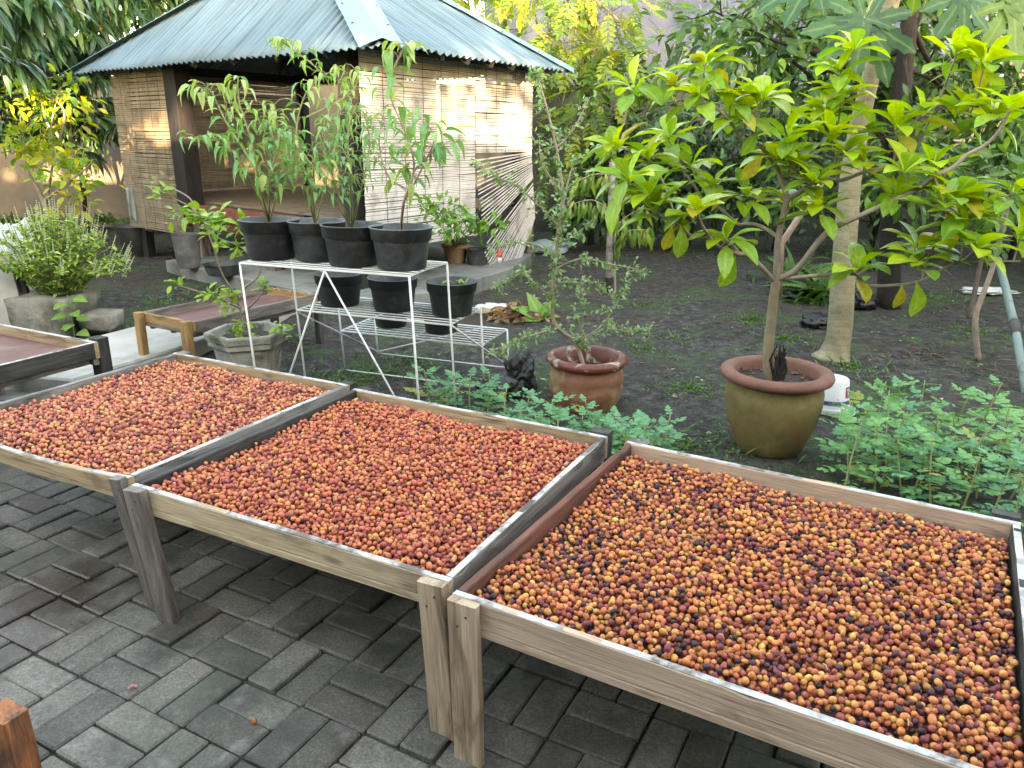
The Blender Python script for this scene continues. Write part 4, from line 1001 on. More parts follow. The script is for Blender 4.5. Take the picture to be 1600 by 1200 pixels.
b=RACKPOT[1]+V((-.01,0,.17)); rackplant(1,'leafy plant in the dusty pot standing second from the left on the top shelf',1,
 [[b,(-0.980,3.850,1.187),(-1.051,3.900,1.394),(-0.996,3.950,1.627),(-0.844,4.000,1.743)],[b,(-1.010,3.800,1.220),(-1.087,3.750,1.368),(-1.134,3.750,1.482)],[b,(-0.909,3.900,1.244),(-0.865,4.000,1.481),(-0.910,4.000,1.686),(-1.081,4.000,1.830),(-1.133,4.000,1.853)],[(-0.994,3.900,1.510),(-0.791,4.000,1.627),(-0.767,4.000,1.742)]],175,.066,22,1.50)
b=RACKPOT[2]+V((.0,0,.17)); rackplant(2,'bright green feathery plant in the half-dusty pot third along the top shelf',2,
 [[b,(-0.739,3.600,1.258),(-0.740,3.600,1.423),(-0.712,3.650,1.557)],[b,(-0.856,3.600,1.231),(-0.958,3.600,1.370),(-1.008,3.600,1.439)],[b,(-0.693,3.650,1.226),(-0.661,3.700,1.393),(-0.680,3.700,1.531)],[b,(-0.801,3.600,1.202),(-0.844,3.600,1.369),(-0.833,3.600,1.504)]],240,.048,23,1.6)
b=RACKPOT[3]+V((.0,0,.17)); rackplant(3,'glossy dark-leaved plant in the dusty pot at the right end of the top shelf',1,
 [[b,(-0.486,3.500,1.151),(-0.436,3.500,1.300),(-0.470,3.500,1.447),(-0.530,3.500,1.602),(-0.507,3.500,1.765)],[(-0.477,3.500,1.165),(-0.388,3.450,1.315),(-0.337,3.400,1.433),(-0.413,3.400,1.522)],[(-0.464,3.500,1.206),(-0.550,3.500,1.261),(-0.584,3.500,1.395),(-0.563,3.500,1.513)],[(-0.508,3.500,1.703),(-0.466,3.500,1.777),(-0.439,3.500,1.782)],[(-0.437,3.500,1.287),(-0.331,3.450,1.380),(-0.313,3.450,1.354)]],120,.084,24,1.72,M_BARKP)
g=random.Random(31)
for row,tt,k,lb in((1.5,.16,0,'leafless black pot at the left end of the middle shelf'),(1.5,.53,0,'black pot in the middle of the middle shelf'),(1.55,.90,2,'black pot with dusty lower half at the right end of the middle shelf'),(2.55,.24,0,'low black pot at the left of the lowest shelf'),(2.5,.62,0,'black pot on the lowest shelf under the stand\'s right half')):
    p=RP(row,tt,TZ[int(row)]+.005); t=thing('plant_pot',p,lb,'pot','black pots on the lower shelves'); pot(t,p,k,.93 if row<2 else .82)
    if tt in(.90,):
        for q in range(7):
            leaf_obj(mc,t,p+V((g.uniform(-.05,.08),-.02,.17)),(g.gauss(0,1),g.gauss(0,1),.6),V((0,0,1))+rv(.2),.04)

# ---- plants on the hut slab
def pinn(n=7,w=.34,lf=.36,tip=True,droop=.3,seg=2):
    V_=[];F_=[];Rb=[]
    def add(base,ang,L,ww):
        vs,fs,rb=leaf_tpl('ell',ww,seg,.12,.12); c,s=math.cos(ang),math.sin(ang); o=len(V_)
        for v in vs: 
            x,y,z=v*L; V_.append((base[0]+x*c-y*s,base[1]+x*s+y*c,base[2]+z))
        F_.extend([tuple(i+o for i in f) for f in fs]); Rb.extend(rb)
    for i in range(n):
        t=.18+.72*i/(n-1); L=lf*(1-.35*abs(t-.5)*2)*(1.0 if i else .7); b=(t,0,-droop*t*t)
        add(b,R(58-18*t),L,w*1.3); add(b,-R(58-18*t),L,w*1.3)
    add((.9,0,-droop*.81),0,lf*.95,w*1.4)
    # rachis
    o=len(V_); V_.extend([(0,-.008,0),(0,.008,0),(.5,-.006,-droop*.25),(.5,.006,-droop*.25),(.95,-.003,-droop*.9),(.95,.003,-droop*.9)]); F_.extend([(o,o+2,o+3,o+1),(o+2,o+4,o+5,o+3)]); Rb.extend([1]*6)
    return np.array(V_),F_,np.array(Rb)
def tomato(seed):
    g=random.Random(seed); V_=[];F_=[];Rb=[]
    def leaflet(base,ang,L):
        c,s=math.cos(ang),math.sin(ang); o=len(V_)
        prof=[0,.62,.40,.95,.55,.80,.42,.52,.24,0.03]; n=len(prof)-1
        for i,p in enumerate(prof):
            t=i/n; wd=max(.02,p)*.42*L; x=L*t; z=-.16*L*t*t
            xs=x-(.05*L if i%2==1 else 0)
            for (yy,xx,zz,r) in((-wd,xs+.07*L*(i%2),z+.05*wd,0),(0,x,z,1),(wd,xs+.07*L*(i%2),z+.05*wd,0)):
                V_.append((base[0]+xx*c-yy*s,base[1]+xx*s+yy*c,base[2]+zz+g.gauss(0,.006))); Rb.append(r)
        for i in range(n):
            for k in range(2): a=o+i*3+k; F_.append((a,a+3,a+4,a+1))
    dr=lambda t:-.28*t*t
    for t,L,a in((.34,.27,70),(.62,.36,58)):
        for s in(1,-1): leaflet((t,0,dr(t)),s*R(a+g.uniform(-8,8)),L*g.uniform(.9,1.1))
    for s in (1,-1): leaflet((.84,0,dr(.84)),s*R(42),.30)
    leaflet((.82,0,dr(.82)),0,.42)
    o=len(V_); V_.extend([(0,-.012,0),(0,.012,0),(.5,-.009,dr(.5)),(.5,.009,dr(.5)),(.9,-.005,dr(.9)),(.9,.005,dr(.9))]); F_.extend([(o,o+2,o+3,o+1),(o+2,o+4,o+5,o+3)]); Rb.extend([1]*6)
    return np.array(V_),F_,np.array(Rb)
M_TOM=leafmat('seedling_leaf',(.11,.34,.17),(.17,.44,.22),rib=(.25,.42,.2),rough=.55,trans=.3)
ME_TOM=[tpl_mesh('seedling_leaf',tomato(i),M_TOM) for i in range(4)]
M_TOM2=leafmat('seedling_leaf_yellowish',(.13,.37,.12),(.20,.45,.15),rib=(.25,.42,.2),rough=.55,trans=.3)
M_TOM3=leafmat('seedling_leaf_yellowed',(.34,.42,.09),(.44,.42,.10),rib=(.4,.45,.2),rough=.6,trans=.3); ME_TOM3=[tpl_mesh('seedling_leaf',tomato(i+20),M_TOM3) for i in range(4)]
ME_TOM2=[tpl_mesh('seedling_leaf',tomato(i+9),M_TOM2) for i in range(4)]
def seedling(x,y,h,n,size,seed,label,group,me=ME_TOM):
    g=random.Random(seed); z0=ground_z(x,y)-.005; t=thing('seedling',(x,y,z0),label,'seedling',group)
    size*=g.uniform(.72,1.28); ln=V((g.uniform(-.25,.25)*h,g.uniform(-.25,.25)*h,h)); b=V((x,y,z0)); cv=curve([b,b+ln*.5+rv(.008),b+ln],5)
    MB().tube(cv,list(np.linspace(.0055,.0025,len(cv))),6).build('stem',M_STEMP,t,smooth=True)
    for k in range(n):
        f=.22+.78*(k+.6)/n; i=min(len(cv)-2,int(f*(len(cv)-1))); p=cv[i]; a=2.4*k+g.uniform(-.4,.4)
        s=size*(1.0 if .3<f<.85 else .75)*g.uniform(.8,1.15)
        leaf_obj((ME_TOM3 if g.random()<(.16 if f<.5 else .02) else me)[g.randrange(4)],t,p,(math.cos(a),math.sin(a),.75*f-.05+g.uniform(-.15,.15)),(0,0,1),s)
# seedlings: (x, y, height, place in words)
SL=[]
g=random.Random(77)
LEFT=[(-0.456,4.052,0.000),(-0.361,4.113,0.000),(-0.228,3.972,0.000),(-0.139,3.899,0.000),(-0.347,3.925,0.000),(-0.035,3.743,0.000),(-0.125,4.020,0.000),(0.062,3.633,0.000),(0.048,3.797,0.000),(0.155,3.545,0.000),(0.246,3.501,0.000),(0.227,3.699,0.000),(0.328,3.540,0.000),(0.428,3.455,0.000),(0.403,3.658,0.000),(0.500,3.414,0.000),(0.579,3.533,0.000),(0.598,3.357,0.000),(0.673,3.530,0.000),(0.720,3.448,0.000),(0.491,3.586,0.000),(0.747,3.353,0.000),(0.509,3.263,0.000)]
NTH=['first','second','third','fourth','fifth','sixth','seventh','eighth','ninth','tenth','eleventh','twelfth','thirteenth','fourteenth','fifteenth','sixteenth','seventeenth','eighteenth','nineteenth','twentieth','twenty-first','twenty-second','twenty-third','twenty-fourth']
LORD=[sorted(range(len(LEFT)),key=lambda k:LEFT[k][0]/LEFT[k][1]).index(i) for i in range(len(LEFT))]
for i,(x,y,z) in enumerate(LEFT):
    seedling(x,y,g.uniform(.15,.25)*(.8 if i>15 else 1),g.randrange(13,17),.104,300+i,NTH[LORD[i]]+' blue-green seedling from the left in the row behind the middle tray','seedlings behind the middle tray')
RIGHT=[(1.481,3.099,0.000),(1.549,3.000,0.000),(1.640,2.936,0.000),(1.713,2.846,0.000),(1.785,2.787,0.000),(1.879,2.731,0.000),(1.946,2.676,0.000),(1.613,3.308,0.000),(1.711,3.232,0.000),(1.802,3.125,0.000),(1.892,3.056,0.000),(1.979,2.990,0.000),(2.094,2.956,0.000),(1.743,3.501,0.000),(1.859,3.417,0.000),(1.989,3.374,0.000),(2.067,3.296,0.000),(2.191,3.256,0.000),(2.298,3.217,0.000),(2.157,3.574,0.000),(2.258,3.528,0.000),(2.388,3.483,0.000),(2.459,3.401,0.000),(2.016,3.578,0.000),(1.388,2.942,0.000),(2.246,2.984,0.000),(1.620,3.096,0.000),(1.726,3.028,0.000)]
RW=lambda i:'front' if i<7 or i in(24,25) else 'second' if i<13 or i>25 else 'third' if i<19 else 'back'
RROW=[(RW(i),sorted([k for k in range(len(RIGHT)) if RW(k)==RW(i)],key=lambda k:RIGHT[k][0]/RIGHT[k][1]).index(i)) for i in range(len(RIGHT))]
for i,(x,y,z) in enumerate(RIGHT):
    seedling(x,y,g.uniform(.22,.40),g.randrange(13,17),.122,400+i,NTH[RROW[i][1]]+' seedling from the left in the '+RROW[i][0]+' row at the right edge','seedlings at the right edge',ME_TOM if g.random()<.25 else ME_TOM2)

# chili bush in a clay pot behind the stand
cp=V((-0.621,8.345,0.125)); t=thing('potted_chili',cp,'small bright green chili bush on the hut slab behind the stand','potted plant')
o=MB().lathe([(.10,0),(.135,.16),(.15,.165),(.15,.20),(.135,.20),(.12,.15)],24,cp).build('pot',M_CLAYJ,t); autosmooth(o)
MB().lathe([(.12,.16),(.001,.17)],16,cp,capb=False).build('soil',M_SOILP,t)
b=cp+V((0,0,.15)); mb=MB(); E=[]
for e in ((-0.573,6.600,0.839),(-0.415,6.600,0.759),(-0.277,6.500,0.742),(-0.661,6.700,0.884),(-0.491,6.500,0.665),(-0.195,6.400,0.726),(-0.694,6.600,0.762)):
    cv=curve([b,b.lerp(V(e),.5)+V((0,0,.05)),e],4); mb.tube(cv,list(np.linspace(.008,.003,len(cv))),5,cap=False); E.append((e,(.11,.11,.08)))
mb.build('stem',M_STEM,t,smooth=True)
crown(t,E,420,TP_OV,.062,[(.07,.22,.035),(.11,.29,.04),(.17,.35,.05)],seed=33,clump=.05,per=10,shell=.1,droop=.3,name='foliage')

# ================================================================== BIG POTS
def mat_glaze(name,a,b_,patch,psc,pthr,rough=.6):
    m,nt,b=newmat(name); c=coords(nt,'Object'); n=noi(nt,c,9,6,.65,.4); n2=noi(nt,c,45,4,.65)
    col=ramp(nt,n,[(.3,a),(.7,b_)]); col=mix(nt,.5,col,ramp(nt,n2,[(.3,g1(.7)),(.7,g1(1.2))]),'MULTIPLY')
    col=mix(nt,ramp(nt,noi(nt,c,psc,5,.6,.5),[(pthr,g1(0)),(pthr+.12,g1(1))]),col,patch)
    lk(nt,col,b.inputs['Base Color']); b.inputs['Roughness'].default_value=rough; bump(nt,b,n2,.25,.004); return m
M_OLIVE=mat_glaze('olive_stoneware',(.115,.088,.030),(.20,.150,.055),(.165,.078,.034),5,.52)
M_RIMR=mat_glaze('red_brown_rim',(.155,.060,.042),(.22,.095,.068),(.10,.045,.035),6,.55,.75)
BP=V((1.26,3.53,0)); 
t=thing('potted_tree',BP,'small tree with rosettes of lime-green leaves in a large olive-brown pot','potted plant')
o=MB().lathe([(.145,-.01),(.155,.0),(.175,.05),(.205,.14),(.224,.23),(.226,.29),(.218,.325),(.222,.335),(.218,.345),(.205,.345)],48,BP,wob=.012).build('pot',M_OLIVE,t,smooth=True)
MB().lathe([(.214,.335),(.236,.343),(.256,.356),(.262,.372),(.256,.388),(.235,.397),(.205,.392),(.192,.378),(.192,.30)],56,BP,wob=.01,capb=False).build('rim',M_RIMR,o,smooth=True)
MB().lathe([(.20,.335),(.12,.345),(.001,.35)],24,BP,wob=.12,capb=False).build('soil',M_SOILP,t,smooth=True)
cm=MB(); g=random.Random(2)
for k in range(34): p=BP+V((g.uniform(-.15,.15),g.uniform(-.15,.15),.348)); cm.lathe([(.004,-.004),(g.uniform(.006,.014),.003),(.003,.012)],5,p,rot=g.random()*6)
o=cm.build('bark_chips',plain('red_chips',(.12,.05,.04),(.24,.13,.10),20,.9,.2),t); o['kind']='stuff'
st=MB(); 
for k in range(26):
    p=V((1.247,3.470,0.417))+V((g.uniform(-.02,.02),g.uniform(-.02,.02),-.06)); st.tube([p,p+V((g.gauss(0,.01),0,g.uniform(.04,.1))),p+V((g.gauss(0,.02),0,g.uniform(.08,.17)))],[.007,.006,.002],5)
st.build('stump',M_BARKD,t)
BR=[[(1.232,3.500,0.333),(1.202,3.500,0.428),(1.194,3.500,0.582),(1.195,3.500,0.732),(1.197,3.500,0.835)],
 [(1.198,3.500,0.821),(1.185,3.500,0.994),(1.197,3.500,1.134),(1.207,3.500,1.183)],
 [(1.207,3.500,1.183),(1.164,3.500,1.271),(1.141,3.500,1.317),(1.066,3.450,1.385),(0.993,3.400,1.430),(0.947,3.400,1.435),(0.875,3.350,1.508),(0.748,3.300,1.600)],
 [(1.207,3.500,1.183),(1.260,3.500,1.216),(1.354,3.550,1.267),(1.469,3.600,1.261),(1.579,3.600,1.301),(1.696,3.600,1.325),(1.775,3.600,1.392),(1.804,3.600,1.459),(1.830,3.600,1.550),(1.862,3.600,1.651),(1.888,3.600,1.777)],
 [(1.187,3.500,0.821),(1.030,3.400,0.950),(0.973,3.350,0.963),(0.870,3.300,0.998),(0.773,3.200,1.089),(0.740,3.200,1.156)],
 [(0.973,3.350,0.963),(0.894,3.350,1.026),(0.765,3.300,1.034),(0.686,3.300,1.093),(0.600,3.250,1.133),(0.558,3.250,1.187),(0.475,3.200,1.252)],
 [(1.183,3.500,1.017),(1.133,3.600,1.052),(1.082,3.650,1.059),(1.052,3.700,1.054),(0.963,3.750,1.127),(0.904,3.800,1.148),(0.860,3.800,1.213),(0.801,3.800,1.287),(0.731,3.800,1.407)],
 [(1.204,3.500,0.827),(1.265,3.450,0.881),(1.307,3.400,0.983),(1.368,3.400,1.059),(1.451,3.300,1.135),(1.626,3.250,1.235),(1.678,3.200,1.301),(1.744,3.200,1.335),(1.788,3.200,1.381),(1.863,3.200,1.428),(1.909,3.200,1.495),(1.924,3.200,1.560)],
 [(1.209,3.500,0.830),(1.331,3.400,0.862),(1.458,3.300,0.889),(1.516,3.300,0.841),(1.595,3.200,0.861),(1.672,3.150,0.890),(1.763,3.100,0.969),(1.836,3.100,0.976),(1.992,3.050,0.987)],
 [(1.672,3.150,0.890),(1.706,3.200,0.974),(1.755,3.200,1.077),(1.799,3.200,1.128)],[(1.201,3.500,1.183),(1.199,3.500,1.351),(1.211,3.500,1.417)],[(1.428,3.550,1.266),(1.426,3.600,1.455),(1.422,3.600,1.588),(1.401,3.600,1.718)],
 [(0.947,3.400,1.435),(0.973,3.400,1.521),(1.020,3.400,1.583)],[(1.804,3.600,1.459),(1.954,3.550,1.515),(1.963,3.500,1.729)],[(0.686,3.300,1.093),(0.635,3.400,1.254),(0.563,3.400,1.347),(0.427,3.400,1.400)],[(1.678,3.200,1.301),(1.681,3.100,1.211),(1.768,3.100,1.137)],[(1.696,3.600,1.325),(1.638,3.500,1.465)]]
mb=[MB(),MB()]; pts=[]
rads=[(.026,.021),(.0165,.012),(.011,.005),(.012,.004),(.012,.005),(.009,.004),(.009,.004),(.015,.005),(.009,.004)]+[(.005,.003)]*8
for i,s in enumerate(BR):
    cv=curve(s,5); mb[0 if i==0 else 1].tube(cv,list(np.linspace(*rads[i],len(cv))),9,wob=.15,cap=i==0); pts+=cv if i else []
M_MTR=plain('tan_trunk',(.18,.135,.085),(.28,.22,.15),22,.85,.5,.004); 
mb[0].build('trunk',M_MTR,t,smooth=True); br=mb[1].build('branches',M_BARKG,t,smooth=True)
M_ML=leafmat('lime_leaf',(.30,.50,.025),(.48,.62,.03),rib=(.55,.62,.16),rough=.33,trans=.42)
M_MO=leafmat('old_leaf',(.17,.37,.04),(.30,.47,.05),rib=(.48,.54,.16),rough=.3,trans=.35); M_MY=leafmat('yellowing_leaf',(.42,.33,.03),(.38,.38,.05),rib=(.5,.45,.12),trans=.42)
_vt=[TP_OBOV,leaf_tpl('obov',.40,8,.26,.20,.10),leaf_tpl('obov',.48,8,.10,.68,.12),leaf_tpl('ell',.40,8,.22,.38,.15)]
MLs=[tpl_mesh('leaf',q,M_ML) for q in _vt]; MOs=[tpl_mesh('leaf',q,M_MO) for q in _vt]; MYs=[tpl_mesh('leaf',q,M_MY) for q in _vt]; ML,MO,MY=MLs[0],MOs[0],MYs[0]
ROS=[(0.486,3.400,1.630),(0.656,3.400,1.643),(0.771,3.400,1.720),(0.741,3.300,1.598),(1.020,3.400,1.590),(0.426,3.400,1.407),(0.563,3.400,1.352),(0.702,3.700,1.435),(0.811,3.700,1.317),(0.895,3.600,1.236),(0.456,3.200,1.274),(0.955,3.400,1.514),(0.889,3.400,1.577),(1.400,3.600,1.723),(1.420,3.600,1.627),(1.176,3.500,1.444),(1.359,3.500,1.455),(1.635,3.500,1.486),(1.886,3.600,1.789),(1.961,3.500,1.741),(1.886,3.500,1.545),(1.734,3.500,1.539),(1.681,3.100,1.211),(1.587,3.300,1.217),(1.309,3.400,1.163),(1.941,3.100,1.247),(1.756,3.100,1.150),(1.925,3.300,1.538),(1.025,3.500,1.196),(1.925,3.200,1.553),(0.580,3.250,1.166),(0.741,3.200,1.151),(0.897,3.300,1.035),(1.466,3.300,0.908),(1.642,3.150,0.968),(1.778,3.100,1.075),(1.972,3.050,1.091),(1.714,3.300,1.338),(1.525,3.500,1.334),(1.235,3.500,1.324)]
g=random.Random(15); tw=MB(); nleaf=0
for c in ROS:
    c=V(c); q=min(pts,key=lambda p:(p-c).length+ (0 if p.z<c.z else .06)); 
    if (q-c).length>.015: tw.tube(curve([q,q.lerp(c,.55)+V((0,0,-.012)),c],4),list(np.linspace(.0042,.0028,9)),5,cap=False)
    ax=V(((c.x-BP.x)*.35,(c.y-BP.y)*.35,1)).normalized(); m=g.randrange(6,9); a0=g.random()*6
    hi=min(1,max(0,(c.z-.85)/.75))
    for k in range(m):
        if nleaf>=297: break
        a=a0+2.4*k; sp=.35+.95*k/m if k<m-2 else g.uniform(1.2,1.75)
        sd=ax.orthogonal().normalized(); s2=ax.cross(sd); o=sd*math.cos(a)+s2*math.sin(a)
        d=ax*math.cos(sp)+o*math.sin(sp)+V((0,0,-.1)); 
        me=ML if (sp<1.15 and g.random()<.40+.40*hi) else (MY if g.random()<.10 else MO)
        me={ML:MLs,MO:MOs,MY:MYs}[me][g.randrange(4)]
        leaf_obj(me,t,c+o*.004+ax*(-.006*k),d,ax*1.2-o*.7+rv(.12),g.uniform(.135,.19)*(.8 if k<2 else 1.05),wid=g.uniform(.85,1.1)); nleaf+=1
XP=[];XD=[];XN=[];XS=[];XC=[]
EXR=[g.choice(pts)+V((g.uniform(-.07,.07),g.uniform(-.10,.10),g.uniform(.0,.10))) for _ in range(15)]
for c,m,kk in [(V(c),4,0) for c in ROS]+[(c,9,1) for c in EXR]:
    if kk:
        q=min(pts,key=lambda p:(p-c).length); tw.tube([q,q.lerp(c,.5)+V((0,0,-.008)),c],[.0035,.003,.0025],5,cap=False)
    ax=V(((c.x-BP.x)*.35,(c.y-BP.y)*.35,1)).normalized(); sd=ax.orthogonal().normalized(); s2=ax.cross(sd); a0=g.random()*6; hi=min(1,max(0,(c.z-.85)/.75))
    for k in range(m):
        a=a0+2.4*k; sp=.4+1.0*k/m if kk else g.uniform(.7,1.7); o_=sd*math.cos(a)+s2*math.sin(a); d=ax*math.cos(sp)+o_*math.sin(sp)+V((0,0,-.1))
        XP.append((c+o_*.004)[:]); XD.append(d[:]); XN.append((ax*1.2-o_*.7+rv(.12))[:]); XS.append(g.uniform(.13,.19)); lm=g.random()<.35+.4*hi and sp<1.3
        XC.append([x*g.uniform(.85,1.1) for x in ((.40,.56,.028) if lm else (.20,.39,.045) if g.random()<.92 else (.42,.36,.03))])
scatter('foliage',TP_OBOV,XP,XD,XN,XS,XC,leafmat('lime_leaf_mixed',(0,0,0),(0,0,0),'attr',rib=(.5,.56,.16),rough=.33,trans=.42),t,'stuff')
tw.build('twigs',M_BARKG,br)['kind']='stuff'
for c,d,s,m in (((0.943,3.300,0.962),(-.25,-.1,-1),.165,MO),((0.679,3.200,1.101),(.1,-.2,-1),.15,MO),((0.655,3.250,1.096),(-.15,-.1,-1),.125,MY),((1.622,3.100,0.899),(.25,-.2,-1),.17,MO),((1.565,3.100,0.886),(.1,-.1,-1),.12,MY),((1.047,3.400,1.368),(-.6,-.2,-.75),.13,MY),((0.997,3.350,1.470),(-.45,-.3,-.9),.12,MO)):
    leaf_obj(m,t,c,d,(.1,-1,.2),s)

# red-brown pot with the sparse twiggy shrub
RP_=V((.415,4.14,0)); M_REDP=mat_glaze('peeling_red_pot',(.17,.060,.036),(.26,.11,.065),(.30,.215,.10),5,.48,.65); M_REDR=mat_glaze('peeling_rim',(.13,.030,.026),(.20,.052,.044),(.60,.56,.42),13,.55,.42)
t=thing('potted_shrub',RP_,'sparse twiggy shrub in a peeling red-brown pot with white-flecked rim','potted plant')
o=MB().lathe([(.165,-.02),(.17,0),(.195,.05),(.205,.10),(.198,.125),(.206,.15),(.203,.19),(.188,.215),(.192,.225),(.185,.24)],44,RP_,wob=.015).build('pot',M_REDP,t,smooth=True)
MB().lathe([(.188,.225),(.212,.235),(.226,.252),(.224,.272),(.208,.284),(.190,.284),(.176,.272),(.172,.18)],48,RP_,wob=.02,capb=False).build('rim',M_REDR,o,smooth=True)
MB().lathe([(.174,.19),(.1,.195),(.001,.20)],24,RP_,wob=.08,capb=False).build('soil',M_SOILP,t,smooth=True)
BR=[[(0.404,4.100,0.191),(0.345,4.100,0.360),(0.247,4.100,0.440),(0.215,4.100,0.529),(0.217,4.100,0.744),(0.236,4.100,0.985),(0.251,4.100,1.158),(0.213,4.100,1.379),(0.161,4.100,1.563),(0.117,4.100,1.697),(0.098,4.100,1.747)],
 [(0.236,4.100,0.985),(0.123,4.000,1.103),(0.010,3.900,1.204),(-0.099,3.900,1.251),(-0.191,3.900,1.303)],[(0.242,4.100,1.012),(0.293,4.200,1.248),(0.346,4.200,1.328),(0.477,4.200,1.391)],[(0.345,4.100,0.360),(0.478,4.000,0.486),(0.535,4.000,0.606),(0.593,4.000,0.680)],
 [(0.353,4.100,0.346),(0.502,4.200,0.413),(0.663,4.200,0.400),(0.734,4.200,0.411)],[(0.217,4.100,0.761),(0.353,4.000,0.836),(0.503,4.000,0.808),(0.603,3.900,0.806),(0.686,3.900,0.773)],[(0.220,4.100,0.829),(0.111,4.200,0.884),(-0.027,4.200,0.879),(-0.114,4.200,0.835)],
 [(0.231,4.100,0.693),(0.356,4.200,0.673),(0.461,4.200,0.672),(0.569,4.200,0.564)],[(0.218,4.100,0.589),(0.105,4.000,0.712),(0.006,4.000,0.763),(-0.078,4.000,0.680)],[(0.250,4.100,0.440),(0.135,3.900,0.463),(0.002,3.900,0.413),(-0.115,3.900,0.362)],[(0.207,4.100,1.379),(0.287,4.100,1.455),(0.371,4.100,1.620)],[(0.248,4.100,1.158),(0.142,4.100,1.301),(0.126,4.100,1.426)],[(0.230,4.100,0.896),(0.327,4.100,0.945),(0.367,4.000,1.005)],[(0.363,4.100,0.374),(0.374,4.000,0.574),(0.356,4.000,0.676)]]
mb=MB(); LP=[];LD=[];LN=[];LS=[]; gg=np.random.default_rng(44)
for i,s in enumerate(BR):
    cv=curve(s,6); r0,r1=(.0125,.003) if i==0 else (.0055,.0016); mb.tube(cv,list(np.linspace(r0,r1,len(cv))),6,cap=False)
    L=len(cv)
    for k in range(L):
        f=k/L
        if i==0 and .02<f<.30: continue
        for q in range(2):
            if gg.random()<.85:
                e=V(cv[k])+V(gg.standard_normal(3)*np.array([.035,.035,.022])); mb.tube([cv[k],e],.0009,3,cap=False)
                for z in range(gg.integers(3,7)):
                    p=V(cv[k]).lerp(e,gg.uniform(.2,1.1)); LP.append(p[:]); LD.append(gg.standard_normal(3)); LN.append(gg.standard_normal(3)*.5+np.array([0,-.4,.8])); LS.append(gg.uniform(.020,.037))
mb.build('stem',M_BARKP,t,smooth=True)
scatter('foliage',TP_SM,LP,LD,LN,LS,pal(len(LP),[(.24,.42,.19),(.32,.48,.25),(.16,.32,.13)],None,.2,gg),M_LEAF,t,'stuff')
# broad plantain-like weed, in front of the shrub
t=thing('broadleaf_weed',(0.171,5.600,0.134),'glossy broad-leaved weed growing by the dead leaf heap','weed'); b=V((0.226,6.221,0.000))
for d,s in (((-.8,-.2,.55),.27),((-.35,.1,.9),.26),((.5,.1,.8),.22),((.15,-.4,.7),.2),((-.6,-.5,.2),.22),((.7,-.3,.35),.18)):
    leaf_obj(mw_,t,b,d,(0,-.6,1),s,wid=.65)

# ================================================================== PAPAYA
t=thing('papaya_tree',(2.23,5.2,0),'papaya tree with smooth pale trunk and huge lobed leaves','tree')
tr=curve([(2.234,5.200,-0.032),(2.254,5.200,0.138),(2.232,5.200,0.472),(2.196,5.200,0.940),(2.184,5.200,1.383),(2.199,5.150,1.798),(2.234,5.100,2.185),(2.279,5.100,2.457)],6)
nr_=len(tr); rr=np.interp(np.linspace(0,1,nr_),[0,.05,.12,.3,.55,.75,1],[.150,.105,.084,.078,.064,.050,.042])
M_PAP,_nt,_b=newmat('papaya_bark'); _c=coords(_nt,'Object'); _n=noi(_nt,_c,6,6,.65)
_w=nd(_nt,'TexWave',wave_type='BANDS',bands_direction='Z'); _w.inputs['Scale'].default_value=7; _w.inputs['Distortion'].default_value=3.5; _w.inputs['Detail'].default_value=3; _w.inputs['Detail Scale'].default_value=2; lk(_nt,_c,_w.inputs[0])
_col=ramp(_nt,_n,[(.3,(.15,.135,.08)),(.5,(.24,.21,.13)),(.72,(.33,.29,.20))]); _col=mix(_nt,ramp(_nt,_w.outputs['Fac'],[(.0,g1(.28)),(.16,g1(0))]),_col,(.11,.10,.06)); _col=mix(_nt,ramp(_nt,noi(_nt,_c,26,3,.6),[(.60,g1(0)),(.68,g1(.6))]),_col,(.10,.10,.06))
lk(_nt,_col,_b.inputs['Base Color']); _b.inputs['Roughness'].default_value=.85; bump(_nt,_b,math_(_nt,'ADD',_w.outputs['Fac'],noi(_nt,_c,40,4)),.18,.006)
MB().tube(tr,list(rr),18,wob=.05).build('trunk',M_PAP,t,smooth=True)
def papaya_tpl():
    V_=[];F_=[];Rb=[]
    for a,L in((0,1.),(38,.92),(-38,.92),(78,.75),(-78,.75),(120,.5),(-120,.5)):
        c,s=math.cos(R(a)),math.sin(R(a)); o=len(V_); prof=[.16,.19,.16,.15,.26,.16,.20,.11,.02]; n=len(prof)-1
        for i,w_ in enumerate(prof):
            t_=i/n
            for y,r in((-w_*.62,0),(0,1),(w_*.62,0)):
                x=L*t_+(.06 if (r==0 and i in(4,6)) else 0); yy=y*L*1.15
                V_.append((x*c-yy*s,x*s+yy*c,-.22*(x*x)+.05*abs(yy)+ .02*math.sin(x*9+a))); Rb.append(r)
        for i in range(n):
            for k in range(2): q=o+i*3+k; F_.append((q,q+3,q+4,q+1))
    return np.array(V_),F_,np.array(Rb,float)
MP=tpl_mesh('papaya_leaf',papaya_tpl(),leafmat('papaya_leaf',(.028,.105,.050),(.05,.15,.06),rib=(.30,.38,.16),rough=.45,trans=.3)); MP2=tpl_mesh('papaya_leaf',papaya_tpl(),leafmat('papaya_leaf_sunny',(.10,.22,.05),(.16,.27,.06),rib=(.4,.42,.16),trans=.4))  # second leaf tone has sunlight put into its colour
topp=V(tr[-1])
